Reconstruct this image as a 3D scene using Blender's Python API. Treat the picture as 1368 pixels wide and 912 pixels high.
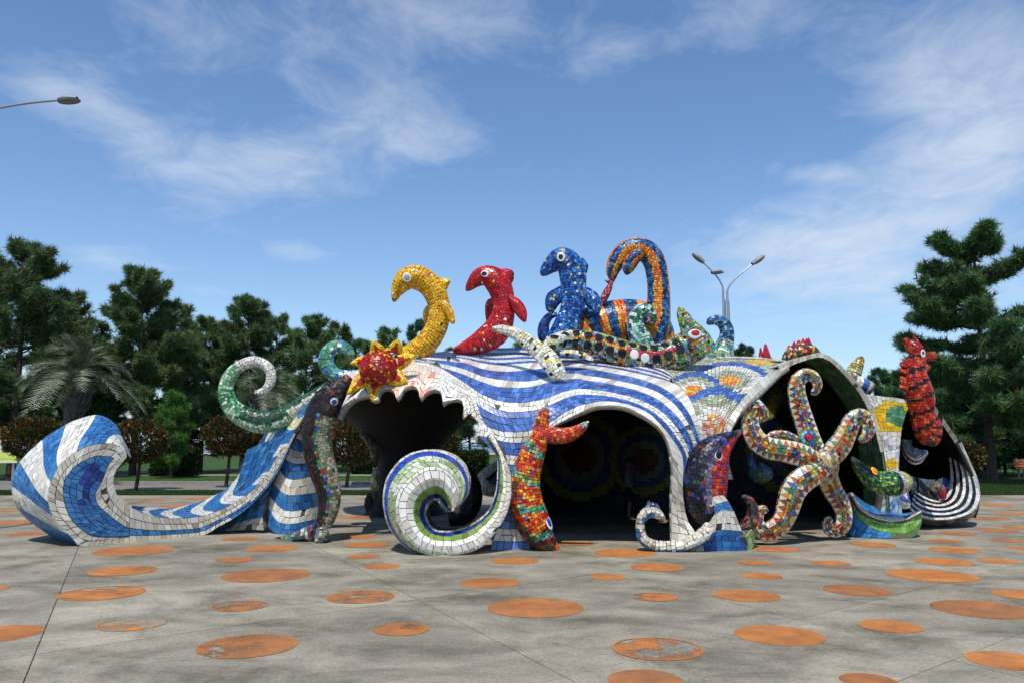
import bpy, math, random
import numpy as np
from types import SimpleNamespace as NS

# ------------------------------------------------------------------ camera, sky, sun
F = 1064.0                                   # focal length in pixels of the 1368 px wide photograph
PITCH = math.atan(136.5 / F)
EYE = np.array([0.0, 0.0, 1.6])
scene = bpy.context.scene
for o in list(bpy.data.objects):
    bpy.data.objects.remove(o)
COL = scene.collection
cam_data = bpy.data.cameras.new('camera')
cam_data.sensor_width = 36.0
cam_data.lens = F / 1368.0 * 36.0
cam_data.clip_start = 0.05
cam_data.clip_end = 20000
cam = bpy.data.objects.new('camera', cam_data)
COL.objects.link(cam)
cam.location = EYE
cam.rotation_euler = (math.pi / 2 + PITCH, 0, 0)
scene.camera = cam
scene.view_settings.view_transform = 'Standard'
scene.view_settings.look = 'None'
scene.view_settings.exposure = 0.16
scene.view_settings.gamma = 1.0

cy_ = scene.cycles
cy_.max_bounces = 5; cy_.diffuse_bounces = 3; cy_.glossy_bounces = 2; cy_.transmission_bounces = 3; cy_.transparent_max_bounces = 6
cy_.caustics_reflective = False; cy_.caustics_refractive = False

TO_SUN = np.array([-0.10, -0.46, 0.88]); TO_SUN /= np.linalg.norm(TO_SUN)
sun_data = bpy.data.lights.new('sun', 'SUN')
sun_data.energy = 3.6
sun_data.angle = math.radians(0.5)
sun_data.color = (1.0, 0.95, 0.87)
sun = bpy.data.objects.new('sun', sun_data)
COL.objects.link(sun)
from mathutils import Vector
sun.rotation_euler = Vector(TO_SUN).to_track_quat('Z', 'Y').to_euler()
sun.location = (0, 0, 30)


def sky_world():
    w = bpy.data.worlds.new('World')
    scene.world = w
    w.use_nodes = True
    nt = w.node_tree
    N, L = nt.nodes, nt.links
    N.clear()
    out = N.new('ShaderNodeOutputWorld')
    sky = N.new('ShaderNodeTexSky')
    sky.sky_type = 'NISHITA'
    sky.sun_disc = False
    sky.sun_elevation = math.asin(TO_SUN[2])
    sky.sun_rotation = math.atan2(TO_SUN[0], TO_SUN[1])
    sky.air_density = 1.0
    sky.dust_density = 0.3
    sky.ozone_density = 3.5
    bg = N.new('ShaderNodeBackground'); bg.inputs[1].default_value = 0.14
    hs = N.new('ShaderNodeHueSaturation'); hs.inputs['Saturation'].default_value = 1.10
    L.new(sky.outputs[0], hs.inputs['Color']); L.new(hs.outputs[0], bg.inputs[0])
    cl = N.new('ShaderNodeBackground')
    cl.inputs[0].default_value = (0.66, 0.73, 0.83, 1)
    cl.inputs[1].default_value = 1.0
    tc = N.new('ShaderNodeTexCoord')
    sep = N.new('ShaderNodeSeparateXYZ'); L.new(tc.outputs['Generated'], sep.inputs[0])

    def M(op, a, b=None, c=None, clamp=False):
        m = N.new('ShaderNodeMath'); m.operation = op; m.use_clamp = clamp
        for i, v in enumerate((a, b, c)):
            if v is None: continue
            if isinstance(v, (int, float)): m.inputs[i].default_value = v
            else: L.new(v, m.inputs[i])
        return m.outputs[0]
    # a flat cloud deck: directions are projected on a high plane
    zz = M('ADD', M('MAXIMUM', sep.outputs[2], 0.0), 0.12)
    px = M('DIVIDE', sep.outputs[0], zz); py = M('DIVIDE', sep.outputs[1], zz)
    comb = N.new('ShaderNodeCombineXYZ'); L.new(px, comb.inputs[0]); L.new(py, comb.inputs[1])

    def noise(scale, detail, rough, dist, off):
        mp = N.new('ShaderNodeMapping'); mp.inputs['Location'].default_value = off
        mp.inputs['Rotation'].default_value = (0, 0, 0.5)
        mp.inputs['Scale'].default_value = (1.0, 0.8, 1.0)
        L.new(comb.outputs[0], mp.inputs[0])
        n = N.new('ShaderNodeTexNoise'); n.inputs['Scale'].default_value = scale
        n.inputs['Detail'].default_value = detail; n.inputs['Roughness'].default_value = rough
        n.inputs['Distortion'].default_value = dist
        L.new(mp.outputs[0], n.inputs[0]); return n.outputs[0]
    n1 = noise(1.5, 10, 0.62, 0.35, (2.3, 5.1, 0))
    n2 = noise(6.0, 8, 0.65, 0.6, (7.0, 1.0, 0))
    n3 = noise(0.35, 3, 0.5, 0.2, (4.0, 9.0, 0))
    # cloud banks at places on the deck (x, y, radius x, radius y, turn, weight)
    banks = BANKS
    acc = None
    for (bx, by, rx, ry, rot, wt) in banks:
        dx = M('SUBTRACT', px, bx); dy = M('SUBTRACT', py, by)
        c, s = math.cos(rot), math.sin(rot)
        ex = M('DIVIDE', M('ADD', M('MULTIPLY', dx, c), M('MULTIPLY', dy, s)), rx)
        ey = M('DIVIDE', M('SUBTRACT', M('MULTIPLY', dy, c), M('MULTIPLY', dx, s)), ry)
        d2 = M('ADD', M('MULTIPLY', ex, ex), M('MULTIPLY', ey, ey))
        g = M('MULTIPLY', M('POWER', 2.718, M('MULTIPLY', d2, -1.0)), wt)
        acc = g if acc is None else M('ADD', acc, g)
    behind = M('MULTIPLY', M('SUBTRACT', 0.2, sep.outputs[1]), 2.0, clamp=True)    # elsewhere: scattered cloud of the same kind
    wide = M('MULTIPLY', M('MULTIPLY', M('SUBTRACT', n3, 0.42), 3.0, clamp=True), behind)
    acc = M('ADD', acc, M('MULTIPLY', wide, 0.5))
    base = M('ADD', M('MULTIPLY', n1, 1.35), M('MULTIPLY', n2, 0.95))
    dens = M('SUBTRACT', M('ADD', base, M('MULTIPLY', acc, 0.52)), 1.355)
    dens = M('MULTIPLY', dens, 1.35, clamp=True)
    dens = M('MULTIPLY', M('POWER', dens, 1.2), 0.72)
    # thin veil towards the horizon
    veil = M('MULTIPLY', M('POWER', 2.718, M('MULTIPLY', M('MAXIMUM', sep.outputs[2], 0.0), -10.0)), 0.72)
    vb = N.new('ShaderNodeBackground'); vb.inputs[0].default_value = (0.40, 0.56, 0.80, 1)
    mv = N.new('ShaderNodeMixShader'); L.new(veil, mv.inputs[0]); L.new(bg.outputs[0], mv.inputs[1]); L.new(vb.outputs[0], mv.inputs[2])
    mix = N.new('ShaderNodeMixShader')
    L.new(dens, mix.inputs[0]); L.new(mv.outputs[0], mix.inputs[1]); L.new(cl.outputs[0], mix.inputs[2])
    L.new(mix.outputs[0], out.inputs[0])


def ray(x, y):
    """world directions (unnormalised, y forward) of photograph pixels"""
    x = np.asarray(x, float); y = np.asarray(y, float)
    cx = (x - 684) / F; cy = (456 - y) / F
    return np.stack([cx, math.cos(PITCH) - cy * math.sin(PITCH), math.sin(PITCH) + cy * math.cos(PITCH)], -1)


def P(x, y, Y):
    """the point at forward distance Y seen at pixel x, y"""
    d = ray(x, y); t = np.asarray(Y, float) / d[..., 1]
    return EYE + d * t[..., None]


def G(x, y, z=0.0):
    d = ray(x, y); t = (z - EYE[2]) / d[..., 2]
    return EYE + d * t[..., None]


def deck(x, y):
    d = ray(x, y); d = d / np.linalg.norm(d)
    z = max(d[2], 0) + 0.12
    return d[0] / z, d[1] / z


def proj(p):
    q = np.asarray(p) - EYE
    f = q[..., 1] * math.cos(PITCH) + q[..., 2] * math.sin(PITCH)
    u = -q[..., 1] * math.sin(PITCH) + q[..., 2] * math.cos(PITCH)
    return 684 + F * q[..., 0] / f, 456 - F * u / f


BANKS = []
for (bx, by, x2, y2, wd, wt) in [   # cloud streaks between two pixels, width in deck units, weight
        (70, 110, 230, 220, .18, .8), (200, 190, 420, 250, .18, .65), (150, 285, 330, 275, .20, .75), (330, 250, 560, 215, .20, .7), (430, 60, 540, 200, .20, .9),
        (470, 20, 720, 30, .20, .75), (200, 30, 280, 5, .14, .6), (540, 190, 660, 160, .14, .8), (350, 335, 440, 332, .13, 1.1), (100, 350, 200, 345, .16, .8), (230, 385, 320, 392, .2, .6), (20, 85, 90, 105, .14, .7),
        (1200, 125, 1420, 70, .26, 1.2), (1170, 215, 1420, 190, .26, 1.35), (1120, 70, 1330, 20, .2, .7), (900, 325, 1400, 300, .40, .8), (930, 375, 1320, 350, .45, .95), (1020, 405, 1380, 395, .4, .7),
        (755, 105, 885, 65, .11, .75), (930, 22, 1040, 5, .14, .75), (1050, 230, 1160, 232, .08, .7)]:
    a = np.array(deck(bx, by)); b = np.array(deck(x2, y2)); c = (a + b) / 2; v = b - a
    BANKS.append((c[0], c[1], max(np.linalg.norm(v) * .62, wd), wd, math.atan2(v[1], v[0]), wt))
sky_world()

# ------------------------------------------------------------------ helpers
RNG = np.random.default_rng(7)


def lin(h):
    h = h.lstrip('#')
    v = np.array([int(h[i:i + 2], 16) / 255 for i in (0, 2, 4)])
    return np.where(v <= .04045, v / 12.92, ((v + .055) / 1.055) ** 2.4)


def catmull(pts, n=160):
    """smooth curve through points, evenly spaced by length of its first two coordinates"""
    p = np.asarray(pts, float)
    if len(p) == 2:
        t = np.linspace(0, 1, n)[:, None]; return p[0] * (1 - t) + p[1] * t
    q = np.vstack([2 * p[0] - p[1], p, 2 * p[-1] - p[-2]])
    m = 24; out = []
    for i in range(1, len(q) - 2):
        p0, p1, p2, p3 = q[i - 1:i + 3]
        t = np.linspace(0, 1, m, endpoint=False)[:, None]
        out.append(.5 * (2 * p1 + (p2 - p0) * t + (2 * p0 - 5 * p1 + 4 * p2 - p3) * t ** 2 + (3 * p1 - p0 - 3 * p2 + p3) * t ** 3))
    out.append(p[-1:]); c = np.vstack(out)
    k = 2 if p.shape[1] != 3 or True else 3
    L = np.concatenate([[0], np.cumsum(np.linalg.norm(np.diff(c[:, :k], axis=0), axis=1))])
    s = np.linspace(0, L[-1], n)
    return np.stack([np.interp(s, L, c[:, j]) for j in range(c.shape[1])], 1)


def catmull_u(pts, n=160):
    """the same, but every control point keeps its place along the parameter, so that matched curves stay matched"""
    p = np.asarray(pts, float); q = np.vstack([2 * p[0] - p[1], p, 2 * p[-1] - p[-2]]); k = len(p) - 1
    x = np.linspace(0, 1, n) * k; i = np.minimum(x.astype(int), k - 1); t = (x - i)[:, None]
    p0, p1, p2, p3 = q[i], q[i + 1], q[i + 2], q[i + 3]
    return .5 * (2 * p1 + (p2 - p0) * t + (2 * p0 - 5 * p1 + 4 * p2 - p3) * t ** 2 + (3 * p1 - p0 - 3 * p2 + p3) * t ** 3)


def zc(ox, oy, s, pts):
    return [(ox + x / s, oy + y / s) for x, y in pts]


def lerpc(A, B, t, n=80):
    a, b = catmull(A, n), catmull(B, n)
    return a * (1 - t) + b * t


# ------------------------------------------------------------------ materials
def new_mat(name):
    m = bpy.data.materials.new(name); m.use_nodes = True
    nt = m.node_tree
    return m, nt, nt.nodes['Principled BSDF']


def node(nt, kind, **kw):
    n = nt.nodes.new(kind)
    for k, v in kw.items():
        setattr(n, k, v)
    return n


def plain(name, col, rough=.6, noise=0.0, nscale=8.0, metal=0.0, bump=0.0, spec=.5):
    m, nt, b = new_mat(name)
    b.inputs['Roughness'].default_value = rough
    b.inputs['Metallic'].default_value = metal
    b.inputs['Specular IOR Level'].default_value = spec
    if noise or bump:
        g = node(nt, 'ShaderNodeNewGeometry')
        t = node(nt, 'ShaderNodeTexNoise'); t.inputs['Scale'].default_value = nscale; t.inputs['Detail'].default_value = 6
        nt.links.new(g.outputs['Position'], t.inputs['Vector'])
        r = node(nt, 'ShaderNodeValToRGB')
        r.color_ramp.elements[0].position = .3; r.color_ramp.elements[1].position = .7
        lo = [c * (1 - noise) for c in col]; hi = [min(1, c * (1 + noise)) for c in col]
        r.color_ramp.elements[0].color = (*lo, 1); r.color_ramp.elements[1].color = (*hi, 1)
        nt.links.new(t.outputs[0], r.inputs[0]); nt.links.new(r.outputs[0], b.inputs['Base Color'])
        if bump:
            bp = node(nt, 'ShaderNodeBump'); bp.inputs['Strength'].default_value = bump; bp.inputs['Distance'].default_value = .02
            nt.links.new(t.outputs[0], bp.inputs['Height']); nt.links.new(bp.outputs[0], b.inputs['Normal'])
    else:
        b.inputs['Base Color'].default_value = (*col, 1)
    return m


def tile_mat(name, rough, spec):
    """glazed tile: the colour of each piece comes from the piece itself, thin stains and speckle on top"""
    m, nt, b = new_mat(name)
    a = node(nt, 'ShaderNodeAttribute', attribute_name='Col')
    g = node(nt, 'ShaderNodeNewGeometry')
    t = node(nt, 'ShaderNodeTexNoise'); t.inputs['Scale'].default_value = 5.0; t.inputs['Detail'].default_value = 9; t.inputs['Roughness'].default_value = .68
    nt.links.new(g.outputs['Position'], t.inputs['Vector'])
    r = node(nt, 'ShaderNodeMapRange'); r.inputs[1].default_value = .40; r.inputs[2].default_value = .70; r.inputs[3].default_value = 0.0; r.inputs[4].default_value = .5
    nt.links.new(t.outputs[0], r.inputs[0])
    mx = node(nt, 'ShaderNodeMixRGB', blend_type='MULTIPLY'); mx.inputs[2].default_value = (.62, .56, .46, 1)
    nt.links.new(r.outputs[0], mx.inputs[0]); nt.links.new(a.outputs['Color'], mx.inputs[1])
    nt.links.new(mx.outputs[0], b.inputs['Base Color'])
    t2 = node(nt, 'ShaderNodeTexNoise'); t2.inputs['Scale'].default_value = 22.0; t2.inputs['Detail'].default_value = 5
    nt.links.new(g.outputs['Position'], t2.inputs['Vector'])
    r2 = node(nt, 'ShaderNodeMapRange'); r2.inputs[1].default_value = .3; r2.inputs[2].default_value = .7; r2.inputs[3].default_value = rough * .7; r2.inputs[4].default_value = rough * 1.9
    nt.links.new(t2.outputs[0], r2.inputs[0]); nt.links.new(r2.outputs[0], b.inputs['Roughness'])
    b.inputs['Specular IOR Level'].default_value = spec
    bp = node(nt, 'ShaderNodeBump'); bp.inputs['Strength'].default_value = .12; bp.inputs['Distance'].default_value = .01
    nt.links.new(t2.outputs[0], bp.inputs['Height']); nt.links.new(bp.outputs[0], b.inputs['Normal'])
    return m


M_TILE = tile_mat('glazed_tile', .25, .5)
M_MATTE = tile_mat('worn_tile', .42, .35)
M_GROUT = plain('mortar', (.105, .086, .070), .9, .3, 9.0)
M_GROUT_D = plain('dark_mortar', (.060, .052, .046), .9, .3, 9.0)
M_STONE = plain('rim_stone', (.34, .32, .28), .8, .35, 14)
M_DARK = plain('shade_painted_concrete', (.010, .010, .011), .85, .3, 3.0)  # near-black colour stands in for the shade under the roof
M_WHITE = plain('white_glaze', (.75, .74, .70), .2)
M_BLACK = plain('black_glaze', (.012, .012, .014), .12)
M_BLUE = plain('blue_glaze', (.02, .05, .40), .15)
M_RED = plain('red_glaze', (.42, .02, .025), .2, .25, 12)
M_ORANGE = plain('orange_glaze', (.75, .22, .02), .2)
M_YELLOW = plain('yellow_glaze', (.75, .45, .02), .2)


# ------------------------------------------------------------------ things and parts
def thing(name, label, cat, loc=(0, 0, 0), group=None):
    o = bpy.data.objects.new(name, None)
    o.empty_display_size = .2
    COL.objects.link(o); o.location = loc
    o['label'] = label; o['category'] = cat
    if group: o['group'] = group
    return o


def put(name, me, parent=None, mat=None, kind=None):
    """link a mesh given in world coordinates; a part is moved into its parent's frame"""
    o = bpy.data.objects.new(name, me); COL.objects.link(o)
    if mat is not None:
        me.materials.append(mat)
    if parent is not None:
        o.parent = parent
        off = Vector((0, 0, 0)); p = parent
        while p is not None:
            off += p.location; p = p.parent
        o.location = -off
    if kind: o['kind'] = kind
    return o


def mesh_np(name, V, quads=None, tris=None, col=None, smooth=False):
    me = bpy.data.meshes.new(name)
    V = np.asarray(V, np.float32).reshape(-1, 3)
    me.vertices.add(len(V)); me.vertices.foreach_set('co', V.ravel())
    parts = [np.asarray(a, np.int32) for a in (quads, tris) if a is not None and len(a)]
    tot = np.concatenate([np.full(len(a), a.shape[1], np.int32) for a in parts])
    idx = np.concatenate([a.ravel() for a in parts])
    me.loops.add(len(idx)); me.loops.foreach_set('vertex_index', idx)
    me.polygons.add(len(tot))
    st = np.concatenate([[0], np.cumsum(tot)[:-1]]).astype(np.int32)
    me.polygons.foreach_set('loop_start', st)
    me.polygons.foreach_set('use_smooth', np.full(len(tot), bool(smooth)))
    me.update(calc_edges=True)
    if col is not None:
        a = me.color_attributes.new('Col', 'FLOAT_COLOR', 'POINT')
        c = np.ones((len(V), 4), np.float32); c[:, :3] = col
        a.data.foreach_set('color', c.ravel())
    return me


# ------------------------------------------------------------------ surfaces for the mosaic
class PxSurf:
    """a surface seen by its pixels: parameters are pixel x, y; the distance comes from measured ground contacts"""
    def __init__(self, depth): self.depth = depth
    def ev(self, a, b): return P(a, b, self.depth(a, b))
    def out(self, p, a, b): return EYE - p


class GridS:
    def __init__(self, g, ref=None, cams=False):
        self.g = np.asarray(g, float); self.ref = ref; self.cams = cams
    def _look(self, arr, a, b):
        nu, nv = arr.shape[:2]
        x = np.clip(np.asarray(a, float), 0, 1) * (nu - 1); y = np.clip(np.asarray(b, float), 0, 1) * (nv - 1)
        i = np.minimum(x.astype(int), nu - 2); j = np.minimum(y.astype(int), nv - 2)
        fx = (x - i)[..., None]; fy = (y - j)[..., None]
        return (arr[i, j] * (1 - fx) + arr[i + 1, j] * fx) * (1 - fy) + (arr[i, j + 1] * (1 - fx) + arr[i + 1, j + 1] * fx) * fy
    def ev(self, a, b): return self._look(self.g, a, b)
    def out(self, p, a, b):
        if self.cams or self.ref is None: return EYE - p
        r = self.ref if callable(self.ref) else None
        if r: return r(p)
        if self.ref.ndim == 1: return p - self.ref
        return p - self._look(self.ref, a, b)


def loft(curves, nu=140, nv=25, ref=None, cams=False, smooth=True, match=False):
    """curves: lists of (px x, px y, Y); surface through them in 3-D"""
    C = []
    for c in curves:
        q = (catmull_u if match else catmull)(c, nu); C.append(P(q[:, 0], q[:, 1], q[:, 2]))
    C = np.stack(C, 1)
    k = C.shape[1]; v = np.linspace(0, 1, nv)
    if k == 2 or not smooth:
        kk = np.linspace(0, 1, k)
        g = np.empty((nu, nv, 3))
        for i in range(nu):
            for d in range(3): g[i, :, d] = np.interp(v, kk, C[i, :, d])
    else:
        E = np.concatenate([2 * C[:, :1] - C[:, 1:2], C, 2 * C[:, -1:] - C[:, -2:-1]], 1)
        g = np.empty((nu, nv, 3))
        for j, vv in enumerate(v):
            x = vv * (k - 1); i = min(int(x), k - 2); t = x - i
            p0, p1, p2, p3 = (E[:, i + m] for m in range(4))
            g[:, j] = .5 * (2 * p1 + (p2 - p0) * t + (2 * p0 - 5 * p1 + 4 * p2 - p3) * t ** 2 + (3 * p1 - p0 - 3 * p2 + p3) * t ** 3)
    return GridS(g, ref, cams)


class Tube(GridS):
    """ctrl rows: px x, px y, Y, radius px [, depth radius px]"""
    def __init__(self, ctrl, flat=1.0, nu=110, nv=49, roll=0.0):
        c = np.array([list(r) + ([r[3] * flat] if len(r) == 4 else []) for r in ctrl], float)
        q = catmull(c, nu)
        C = P(q[:, 0], q[:, 1], q[:, 2]); k = q[:, 2] / F
        ra = np.maximum(q[:, 3], .25) * k; rb = np.maximum(q[:, 4], .25) * k
        T = np.gradient(C, axis=0); T /= np.linalg.norm(T, axis=1)[:, None] + 1e-9
        b0 = np.tile(np.array([0, -1.0, 0]), (nu, 1))
        Nn = np.cross(T, b0); Nn /= np.linalg.norm(Nn, axis=1)[:, None] + 1e-9
        B = np.cross(Nn, T)
        if roll:
            Nn, B = Nn * math.cos(roll) + B * math.sin(roll), B * math.cos(roll) - Nn * math.sin(roll)
        an = np.linspace(0, 2 * math.pi, nv)
        g = C[:, None] + Nn[:, None] * (ra[:, None] * np.cos(an))[..., None] + B[:, None] * (rb[:, None] * np.sin(an))[..., None]
        super().__init__(g, np.repeat(C[:, None], nv, 1))
        self.C, self.ra, self.rb, self.nu, self.nv = C, ra, rb, nu, nv
        self.L = np.concatenate([[0], np.cumsum(np.linalg.norm(np.diff(C, axis=0), axis=1))])
    def at_px(self, x, y):
        """surface point and normal shown at a pixel, on the side that faces the camera"""
        X, Yp = proj(self.g); d = (X - x) ** 2 + (Yp - y) ** 2
        n = self.g - self.ref; face = np.einsum('ijk,ijk->ij', n, EYE - self.g)
        d = np.where(face > 0, d, 1e9); i, j = np.unravel_index(np.argmin(d), d.shape)
        nn = n[i, j] / (np.linalg.norm(n[i, j]) + 1e-9)
        return self.g[i, j], nn


# ------------------------------------------------------------------ colours of the pieces
def pal(*cols, var=.10, w=None):
    c = np.array([lin(x) if isinstance(x, str) else x for x in cols])
    ww = None if w is None else np.array(w, float) / sum(w)
    def fn(d):
        k = d.rng.choice(len(c), d.n, p=ww)
        return c[k] * (1 + d.rng.normal(0, var, d.n))[:, None]
    return fn


def zones(pick, *fns):
    """pick(d) -> index of the colour function for each piece"""
    def fn(d):
        k = np.clip(pick(d).astype(int), 0, len(fns) - 1)
        out = np.zeros((d.n, 3))
        for i, f in enumerate(fns):
            m = k == i
            if m.any(): out[m] = f(d)[m]
        return out
    return fn


WHITE = pal('#e9e6dc', '#dedbd0', '#f1efe8', '#d6d1c2', '#b9b3a2', var=.06, w=[4, 4, 4, 3, .6])
WHITE_W = pal('#d8d3c4', '#cfc9b8', '#e2ddd0', '#bfb8a6', '#9f9784', var=.08, w=[4, 4, 4, 2, .6])
BLUE = pal('#456cb6', '#5077be', '#3c62aa', '#5a80c4', '#34589e', var=.13)
AZURE = pal('#316fae', '#3c7bb8', '#2a639f', '#4684be', '#3575ae', var=.11)
NAVY = pal('#263a90', '#1e2f78', '#2f449c', var=.1)
GREENL = pal('#b4c69a', '#a3ba88', '#c4d0ac', '#94aa7c', '#d2d8c4', var=.09)
GREEN = pal('#86a852', '#7a9c4a', '#94b462', var=.1)
MULTI = pal('#3a58b8', '#2f7f4a', '#b8242c', '#d8742a', '#e8c53a', '#8a5a2a', '#5fa0cc', '#6b2a3a', '#1f2a5a', '#dad6c4', '#7f9a3a', var=.12)


# ------------------------------------------------------------------ the mosaic itself
class Mosaic:
    """a mortar body covered in separate tile pieces, each a real chip standing proud of the joints"""
    def __init__(self, parent, name='body', mat=None, grout=None, thick=0.0, inner=None, limit=300, minpx=8.0, gap=.0052, h=.006):
        self.parent, self.name = parent, name
        self.mat = mat or M_TILE; self.grout = grout or M_GROUT
        self.sink = .009; self.core = .95; self.thick, self.inner, self.limit, self.minpx, self.gap, self.h = thick, inner, limit, minpx, gap, h
        self.C, self.Nn, self.K = [], [], []
        self.gv, self.gq, self.gn = [], [], 0
        self.rng = np.random.default_rng(len(bpy.data.objects) + 11)

    def add(self, S, pa, pb, d, col):
        """pa, pb: (N,4) parameters of the corners"""
        p = S.ev(pa, pb)
        cen = p.mean(1)
        n = np.cross(p[:, 2] - p[:, 0], p[:, 3] - p[:, 1])
        z = np.linalg.norm(n, axis=1) < 1e-10
        n[z] = np.cross(p[z, 1] - p[z, 0], p[z, 2] - p[z, 0])
        n /= np.linalg.norm(n, axis=1)[:, None] + 1e-12
        o = S.out(cen, pa.mean(1), pb.mean(1))
        flip = np.einsum('ij,ij->i', n, o) < 0
        n[flip] *= -1
        p[flip] = p[flip][:, [0, 3, 2, 1]]
        self.C.append(p); self.Nn.append(n); self.K.append(np.clip(col(d), .002, .92))

    def body(self, g, flip):
        nu, nv = g.shape[:2]
        i = np.arange(nu * nv).reshape(nu, nv) + self.gn
        q = np.stack([i[:-1, :-1], i[1:, :-1], i[1:, 1:], i[:-1, 1:]], -1).reshape(-1, 4)
        if flip: q = q[:, ::-1]
        self.gv.append(g.reshape(-1, 3)); self.gq.append(q); self.gn += nu * nv

    def strip(self, S, A, B, rows=None, size=.085, col=WHITE, jit=.20, segs=1, tri=None, ground=True, stagger=True, skew=.26, match=False, fine=60):
        """pieces laid in rows that follow two curves of the surface (parameters of S)"""
        n = 200 if fine == 60 else 600
        a, b = (catmull_u(A, n), catmull_u(B, n)) if match else (catmull(A, n), catmull(B, n))
        rng = self.rng
        sd = np.linspace(0, 1, n)
        def par(s, t):
            pa = np.stack([np.interp(s, sd, a[:, k]) * (1 - t) + np.interp(s, sd, b[:, k]) * t for k in (0, 1)], -1)
            return pa[..., 0], pa[..., 1]
        for sg in range(segs):
            s0, s1 = sg / segs, (sg + 1) / segs
            ns = 40 if fine == 60 else 240
            ss = np.linspace(s0, s1, ns)
            wa = S.ev(*par(ss, np.zeros(ns))); wb = S.ev(*par(ss, np.ones(ns)))
            nr = rows or max(1, int(round(np.linalg.norm(wa - wb, axis=1).mean() / size)))
            for r in range(nr):
                t0, t1 = r / nr, (r + 1) / nr
                mid = S.ev(*par(ss, np.full(ns, (t0 + t1) / 2)))
                L = np.concatenate([[0], np.cumsum(np.linalg.norm(np.diff(mid, axis=0), axis=1))])
                k = max(1, int(round(L[-1] / size)))
                e = np.arange(k + 1) / k + (0 if not stagger else (.5 * (r % 2) / k))
                e = np.clip(e, 0, 1)
                e0 = np.clip(e + rng.normal(0, jit / k, k + 1), 0, 1); e0[0] = 0; e0[-1] = 1
                if stagger and r % 2: e0 = np.concatenate([[0], e0[1:] - .75 / k, [1]]); e0[1:-1] = np.clip(e0[1:-1], .15 / k, 1 - .15 / k)
                e0 = np.sort(e0)
                sk = rng.normal(0, skew / k / 2, len(e0)); sk[0] = sk[-1] = 0
                f = lambda v: np.interp(np.clip(v, 0, 1) * L[-1], L, ss)
                lo, hi = f(e0 - sk), f(e0 + sk)
                m = len(e0) - 1
                S4 = np.stack([lo[:-1], lo[1:], hi[1:], hi[:-1]], 1)
                T4 = np.tile(np.array([t0, t0, t1, t1]), (m, 1))
                if nr > 1:
                    jj = rng.normal(0, .05 / nr, (m, 4)); jj[:, :2] *= (r > 0); jj[:, 2:] *= (r < nr - 1); T4 = T4 + jj
                pa, pb = par(S4, T4)
                d = NS(s=S4.mean(1), t=T4.mean(1), a=pa.mean(1), b=pb.mean(1), n=m, rng=rng, row=r, nr=nr)
                if tri is not None:
                    # saw-tooth edging: triangles that point inwards, and others filling between them
                    lo = f(np.linspace(0, 1, k + 1)); hm = (lo[:-1] + lo[1:]) / 2; o_, i_ = (t0, t1) if tri[0] == 0 else (t1, t0)
                    s3 = np.stack([lo[:-1], lo[1:], hm, hm], 1); t3 = np.tile([o_, o_, i_, i_], (k, 1))
                    q, w = par(s3, t3); self.add(S, q, w, NS(s=hm, t=hm * 0, a=hm, b=hm * 0, n=k, rng=rng), tri[1])
                    if k > 1:
                        s3 = np.stack([lo[1:-1], hm[1:], hm[:-1], hm[:-1]], 1); t3 = np.tile([o_, i_, i_, i_], (k - 1, 1))
                        q, w = par(s3, t3); self.add(S, q, w, NS(s=hm[1:], t=hm[1:] * 0, a=hm[1:], b=hm[1:] * 0, n=k - 1, rng=rng), tri[2])
                else:
                    self.add(S, pa, pb, d, col)
            if ground:
                nu = max(3, min(fine, int(np.linalg.norm(np.diff(wa, axis=0), axis=1).sum() / (.06 if fine == 60 else .015))))
                nv = max(2, min(16, int(np.linalg.norm(wa - wb, axis=1).max() / .08) + 1))
                gs, gt = np.meshgrid(np.linspace(s0, s1, nu), np.linspace(0, 1, nv), indexing='ij')
                pa, pb = par(gs, gt); g = S.ev(pa, pb)
                nn = np.cross(g[nu // 2, 0] - g[nu // 2 - 1, 0], g[nu // 2, 1] - g[nu // 2, 0])
                o = S.out(g[nu // 2, 0][None], np.array([pa[nu // 2, 0]]), np.array([pb[nu // 2, 0]]))[0]
                ow = S.out(g.reshape(-1, 3), pa.ravel(), pb.ravel()); ow = ow / (np.linalg.norm(ow, axis=1, keepdims=True) + 1e-9)
                self.body(g - ow.reshape(g.shape) * self.sink, float(np.dot(nn, o)) < 0)

    def patch(self, S, n_across=None, size=.06, col=WHITE, **k):
        """the whole of a grid surface, rows along u"""
        self.strip(S, [(0, 0), (1, 0)], [(0, 1), (1, 1)], rows=n_across, size=size, col=col, **k)

    def tube(self, S, size=.06, col=MULTI, jit=.18, lo=0.0, hi=1.0, along=1.0):
        rng = self.rng; L = S.L[-1] * (hi - lo)
        nr = max(3, int(round(L / (size * along))))
        cut = lo + (hi - lo) * np.arange(nr + 1) / nr
        cut[1:-1] += rng.normal(0, .06 / nr, nr - 1)
        us = np.linspace(0, 1, S.nu)
        for r in range(nr):
            u0, u1 = cut[r], cut[r + 1]; um = (u0 + u1) / 2
            ra, rb = np.interp(um, us, S.ra), np.interp(um, us, S.rb)
            cir = math.pi * (3 * (ra + rb) - math.sqrt((3 * ra + rb) * (ra + 3 * rb)))
            k = max(4, int(round(cir / size)))
            e = (np.arange(k) + rng.random() + rng.normal(0, jit, k) * .6) / k
            e = np.sort(e); e2 = np.concatenate([e, [e[0] + 1]])
            sk = rng.normal(0, jit / k / 2, k); sk = np.concatenate([sk, sk[:1]])
            lo_, hi_ = e2 - sk, e2 + sk
            V4 = np.stack([lo_[:-1], lo_[1:], hi_[1:], hi_[:-1]], 1)
            du = rng.normal(0, .10, (k + 1, 2)) * (u1 - u0); du[-1] = du[0]
            if r == 0: du[:, 0] = 0
            if r == nr - 1: du[:, 1] = 0
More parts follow.
